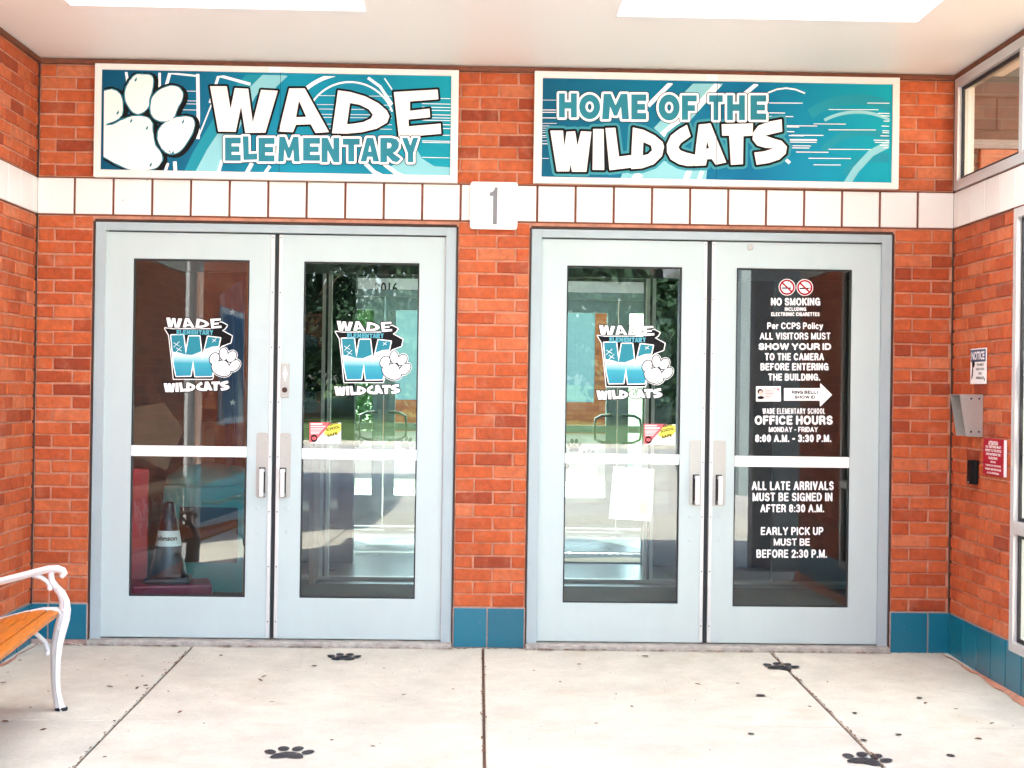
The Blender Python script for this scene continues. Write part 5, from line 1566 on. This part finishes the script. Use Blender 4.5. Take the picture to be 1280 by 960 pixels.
for i in range(nu + 1):
    for k in range(nv + 1):
        u, v = i / nu, k / nv
        mb.v.append((.045 - u * .16 * (1 - .45 * v) - .01, .05 * math.sin(u * 9 + v * 2) * (0.4 + v), 2.05 - v * 1.1 - u * .12))
for i in range(nu):
    for k in range(nv):
        q = i * (nv + 1) + k
        mb.f.append((q, q + nv + 1, q + nv + 2, q + 1))
mb.build('cloth', M['navy'], fg, smooth=True)
stars = []
for cx, cz in ((-.03, 1.85), (-.07, 1.70), (-.03, 1.55), (-.06, 1.40), (-.02, 1.28)):
    stars.append([[(cx + (.022 if k % 2 == 0 else .009) * math.sin(k * math.pi / 5), -cz - (.022 if k % 2 == 0 else .009) * math.cos(k * math.pi / 5)) for k in range(10)]])
art_obj('stars', stars, M['white'], fg, 0, h=0.003, mapf=lambda x, y: Vector((x - 1.53, 1.6 - .075, -y)))
o = MB().box(-.16, .16, -.1, .1, 0, .30).build('cloth_bundle', M['teal_cloth'], None, bevel=.03, loc=(-1.48, 2.2, 1.14))
props(o, 'bright teal folded cloth on the shelf behind the leftmost door', 'cloth')
o = MB().box(-.42, .35, -.16, .2, 0, .03).box(-.42, -.39, -.16, .2, -1.06, -.001).box(.32, .35, -.16, .2, -1.06, -.001).build('shelf', M['card'], None, loc=(-1.45, 2.33, 1.1085))
props(o, 'plain tan shelf table carrying teal cloth in the vestibule', 'shelf')

# ================================================================== trees, far building
def leaf_crown(seed, nl, size, rad, hgt, zc):
    r_ = np.random.default_rng(seed)
    cl = []
    for k in range(26):
        a, z = r_.uniform(0, 2 * math.pi), r_.uniform(-1, 1)
        q = math.sqrt(max(0, 1 - z * z)) * r_.uniform(.35, 1)
        cl.append((q * rad * math.cos(a), q * rad * math.sin(a), zc + z * hgt, r_.uniform(.28, .5) * rad))
    mb = MB()
    for k in range(nl):
        c = cl[r_.integers(len(cl))]
        d = r_.normal(size=3)
        d /= np.linalg.norm(d)
        p = Vector((c[0], c[1], c[2])) + Vector(d) * c[3] * r_.uniform(.5, 1.0)
        e = Vector(r_.normal(size=3)).normalized()
        f = e.orthogonal().normalized()
        g = e.cross(f)
        s = size * r_.uniform(.6, 1.3)
        mb.add([p - f * s, p + g * s * .55, p + f * s, p - g * s * .55], [(0, 1, 2, 3)])
    return mb
def tree(x, y, seed, h, rad, m_, label, group, ls=.24, nl=5200):
    t = thing('tree', label, 'tree', (x, y, ZG + 1.0 if y < -30 else 0.2), random.uniform(0, 6), group)
    tr = MB().tube([(0, 0, -1.5), (.05, .03, h * .3), (-.05, .05, h * .55), (.03, 0, h * .8)], [.30, .22, .15, .05], 10)
    for k in range(6):
        a = k * 1.05
        tr.tube([(0, 0, h * (.3 + .06 * k)), (rad * .3 * math.cos(a), rad * .3 * math.sin(a), h * (.45 + .06 * k)), (rad * .7 * math.cos(a), rad * .7 * math.sin(a), h * (.55 + .06 * k))], [.1, .07, .03], 7)
    tr.build('trunk', M['bark'], t, smooth=True)
    leaf_crown(seed, nl, ls, rad, h * .40, h * .5).build('crown', m_, t, fix=False)
    return t
protos = []
tx = [(-24 + 5.4 * k + random.uniform(-1, 1), -57 - (k % 2) * 5 + random.uniform(-1.5, 1.5)) for k in range(10)] + [(-30 + 6.2 * k, -72 + random.uniform(-2, 2)) for k in range(11)]
for k, (x, y) in enumerate(tx):
    lab = 'broad dark green tree beyond the parking lot, reflected in the door glass'
    if k < 3:
        t = tree(x, y, 20 + k, 11.5 + k, 4.6, M['leaf_a'], lab, 'trees across the parking lot')
        protos.append(t)
        continue
    p = protos[k % 3]
    t = p.copy()
    COL.objects.link(t)
    for c in p.children:
        c2 = c.copy()
        COL.objects.link(c2)
        c2.parent = t
    t.location = (x, y, ZG + 1.0)
    t.rotation_euler.z = random.uniform(0, 6)
    q = random.uniform(.9, 1.2)
    t.scale = (q, q, q)
for k, (x, y) in enumerate(((-4.2, 33), (-2.6, 37))):
    tree(x, y, 60 + k, 6 + k, 2.6, M['leaf_b'], 'bright green tree outside the far doors, seen through the glass', 'trees behind the school', .10, 9000)
fb = thing('courtyard_building', 'pale teal sided building with a brick base, seen through the far doors', 'building', (0, 27, 0))
MB().box(-2.3, 3.4, 0.01, 4, -.3, 3.9).build('wall', M['siding'], fb)
mb = MB().box(-2.3, 3.4, -.01, .008, -.3, 1.15).box(2.75, 3.4, -.01, .008, 1.151, 3.6)
brick_panel(mb, lambda u, v, d: (u, -.01 - d, v), -2.3, 3.4, 0, 1.15, 0.1, L=.3)
brick_panel(mb, lambda u, v, d: (u, -.01 - d, v), 2.75, 3.4, 1.16, 3.6, 0.1, L=.3)
mb.build('brick_base', M['brick'], fb)
MB().box(-2.6, 3.7, -.5, 4.3, 3.901, 4.2).build('roof', M['alu_white'], fb)
wg = thing('brick_wing', 'long brick wing left of the porch, reflected in the leftmost door glass', 'building', (-3.3, -5.3, 0))
MB().box(-5, 0, -13, 0, -.6, 4.2).build('wall', M['mortar'], wg)
mb = MB()
brick_panel(mb, lambda u, v, d: (d, -u, v), 0.05, 12.95, 0.2, 4.1, 0.13, L=.4)
mb.build('brickwork', M['brick'], wg)
mb = MB()
tile_row(mb, lambda u, v, d: (d, -u, v), [0.05 + .4 * k for k in range(33)], -.5, .19, .014, .01)
mb.build('tile_base', M['teal_tile'], wg)
MB().box(-5.1, .25, -13.1, .1, 4.201, 4.5).build('roof', M['alu_white'], wg)
for y in (-3.2, -7.2, -11.2):
    w_ = MB().box(.012, .05, y, y + 1.8, .9, 2.4).build('window', M['grey_col'], wg)
    MB().box(.0505, .056, y + .08, y + 1.72, .98, 2.32).build('pane', M['navy'], w_)
sb = thing('sided_building', 'pale teal sided wing with white windows, reflected in the rightmost glass', 'building', (4.45, -21, 0))
MB().box(0, 9, -4, 4, -.5, 4.0).build('wall', M['siding'], sb)
MB().box(-.3, 9.3, -4.3, 4.3, 4.001, 4.25).build('roof', M['grey_col'], sb)
for x in (0.5, 3.2, 5.9):
    w_ = MB().box(x, x + 1.3, 4.001, 4.06, .8, 2.6).build('window', M['alu_white'], sb)
    MB().box(x + .07, x + 1.23, 4.061, 4.07, .87, 2.53).build('pane', M['paper_blue'], w_)

# ================================================================== marks and litter on the pavement
def ground_pt(x, y, dz): return Vector((x, y, FZ + FS * y + dz))
pawlab = ['painted black paw print on the concrete, close to the second door', 'painted black paw print on the concrete at the lower left, biggest and clearest',
          'painted black paw print crossed by the joint near the right doors', 'worn painted black paw print on the joint at the lower right edge']
for k, (px_, py_, s_, ro) in enumerate(((430, 821.5, .150, 0), (361, 942, .165, 0), (976, 833.5, .155, 18), (1083, 949.5, .165, 25))):
    p = on_floor(px_, py_)
    t = thing('paw_print', pawlab[k], 'paw print', (p.x, p.y, p.z), 0, 'black paw prints painted on the pavement')
    cx, cy = p.x, p.y
    art_obj('paint', paw_shapes(0, 0, s_ * 1.05, ro), M['paw_paint'], t, 0, h=0.004, mapf=lambda x, y: ground_pt(cx + x, cy - y, 0.0042))
leafpx = [(25, 826), (10, 841), (4, 854), (131, 825), (178, 846), (158, 845), (182, 858), (172, 861), (137, 859), (210, 865), (225, 891), (131, 947), (143, 902), (136, 888), (38, 885), (184, 808), (219, 808), (60, 865), (97, 838), (6, 903),
          (276, 820), (393, 833), (325, 851), (340, 878), (415, 926), (466, 933), (566, 862), (667, 839), (480, 836), (700, 853), (770, 868), (790, 884), (872, 856), (1034, 853), (1157, 880), (1012, 884), (1240, 905), (1223, 925), (330, 846), (505, 869), (745, 905), (54, 913), (255, 905)]
rl_ = random.Random(3)
for k, (px_, py_) in enumerate(leafpx):
    p = on_floor(px_, py_)
    s_ = rl_.uniform(.006, .0145)
    mb = MB()
    bend = rl_.uniform(.15, .5)
    mb.add([(-1.3 * s_, 0, .1 * s_), (-.4 * s_, .5 * s_, bend * s_), (.5 * s_, .45 * s_, bend * s_), (1.3 * s_, 0, .2 * s_), (.4 * s_, -.5 * s_, bend * s_), (-.5 * s_, -.42 * s_, bend * s_), (0, 0, .03 * s_)],
           [(0, 1, 6), (1, 2, 6), (2, 3, 6), (3, 4, 6), (4, 5, 6), (5, 0, 6)])
    o = mb.build('dry_leaf', M['dry_leaf'], None, loc=(p.x, p.y, p.z + .002))
    o.rotation_euler = (rl_.uniform(-.2, .2), rl_.uniform(-.2, .2), rl_.uniform(0, 6))
    props(o, 'tiny dry brown leaf scrap lying on the pale concrete', 'leaf', 'dry leaf scraps on the pavement')
for k, (px_, py_, s_) in enumerate(((806.5, 820.8, .018), (723.6, 831, .013), (951, 870, .024), (922, 855, .010), (939, 918, .015), (1068, 892, .013), (1149, 873, .015), (1123, 919, .015), (1188, 945, .018), (1195, 887, .010), (1080, 926, .015), (393, 833, .014), (85, 805.5, .012))):
    p = on_floor(px_, py_)
    sh_ = [[smooth([(s_ * rl_.uniform(.75, 1.1) * math.cos(a), s_ * rl_.uniform(.75, 1.1) * math.sin(a)) for a in np.linspace(0, 2 * math.pi, 9)[:-1]], 3)]]
    cx, cy = p.x, p.y
    o = art_obj('gum_spot', sh_, M['gum'], None, 0, h=0.003, mapf=lambda x, y: ground_pt(cx + x, cy + y, 0.0042))
    props(o, 'small dark round spot of trodden gum on the pale concrete', 'gum spot', 'dark gum spots on the pavement')

rd_ = random.Random(11)
mb = MB()
def blot(x, y, rx, ry, dz=.0045):
    n = 9
    a0 = rd_.uniform(0, 6)
    ps = []
    for k in range(n):
        a = a0 + 2 * math.pi * k / n
        q = rd_.uniform(.45, 1.1)
        ps.append(tuple(ground_pt(x + rx * q * math.cos(a), y + ry * q * math.sin(a), dz)))
    mb.add([tuple(ground_pt(x, y, dz + .002))] + ps, [(0, 1 + k, 1 + (k + 1) % n) for k in range(n)])
for k in range(230):
    x = rd_.uniform(XL + .05, XR - .05)
    blot(x, -0.052 - abs(rd_.gauss(0, .012)), rd_.uniform(.004, .03), rd_.uniform(.002, .007))
for xj in (-1.48, .042, 1.564):
    for k in range(60):
        blot(xj + rd_.gauss(0, .005), rd_.uniform(-2.6, -.06), rd_.uniform(.002, .006), rd_.uniform(.006, .03))
for k in range(90):
    blot(rd_.uniform(-2.2, 2.3), -abs(rd_.gauss(0, .9)) - .1, rd_.uniform(.0015, .005), rd_.uniform(.0015, .005))
o = mb.build('dirt', M['dry_leaf'])
props(o, 'fine brown dirt gathered in the joints and along the door thresholds', 'dirt', None, 'stuff')
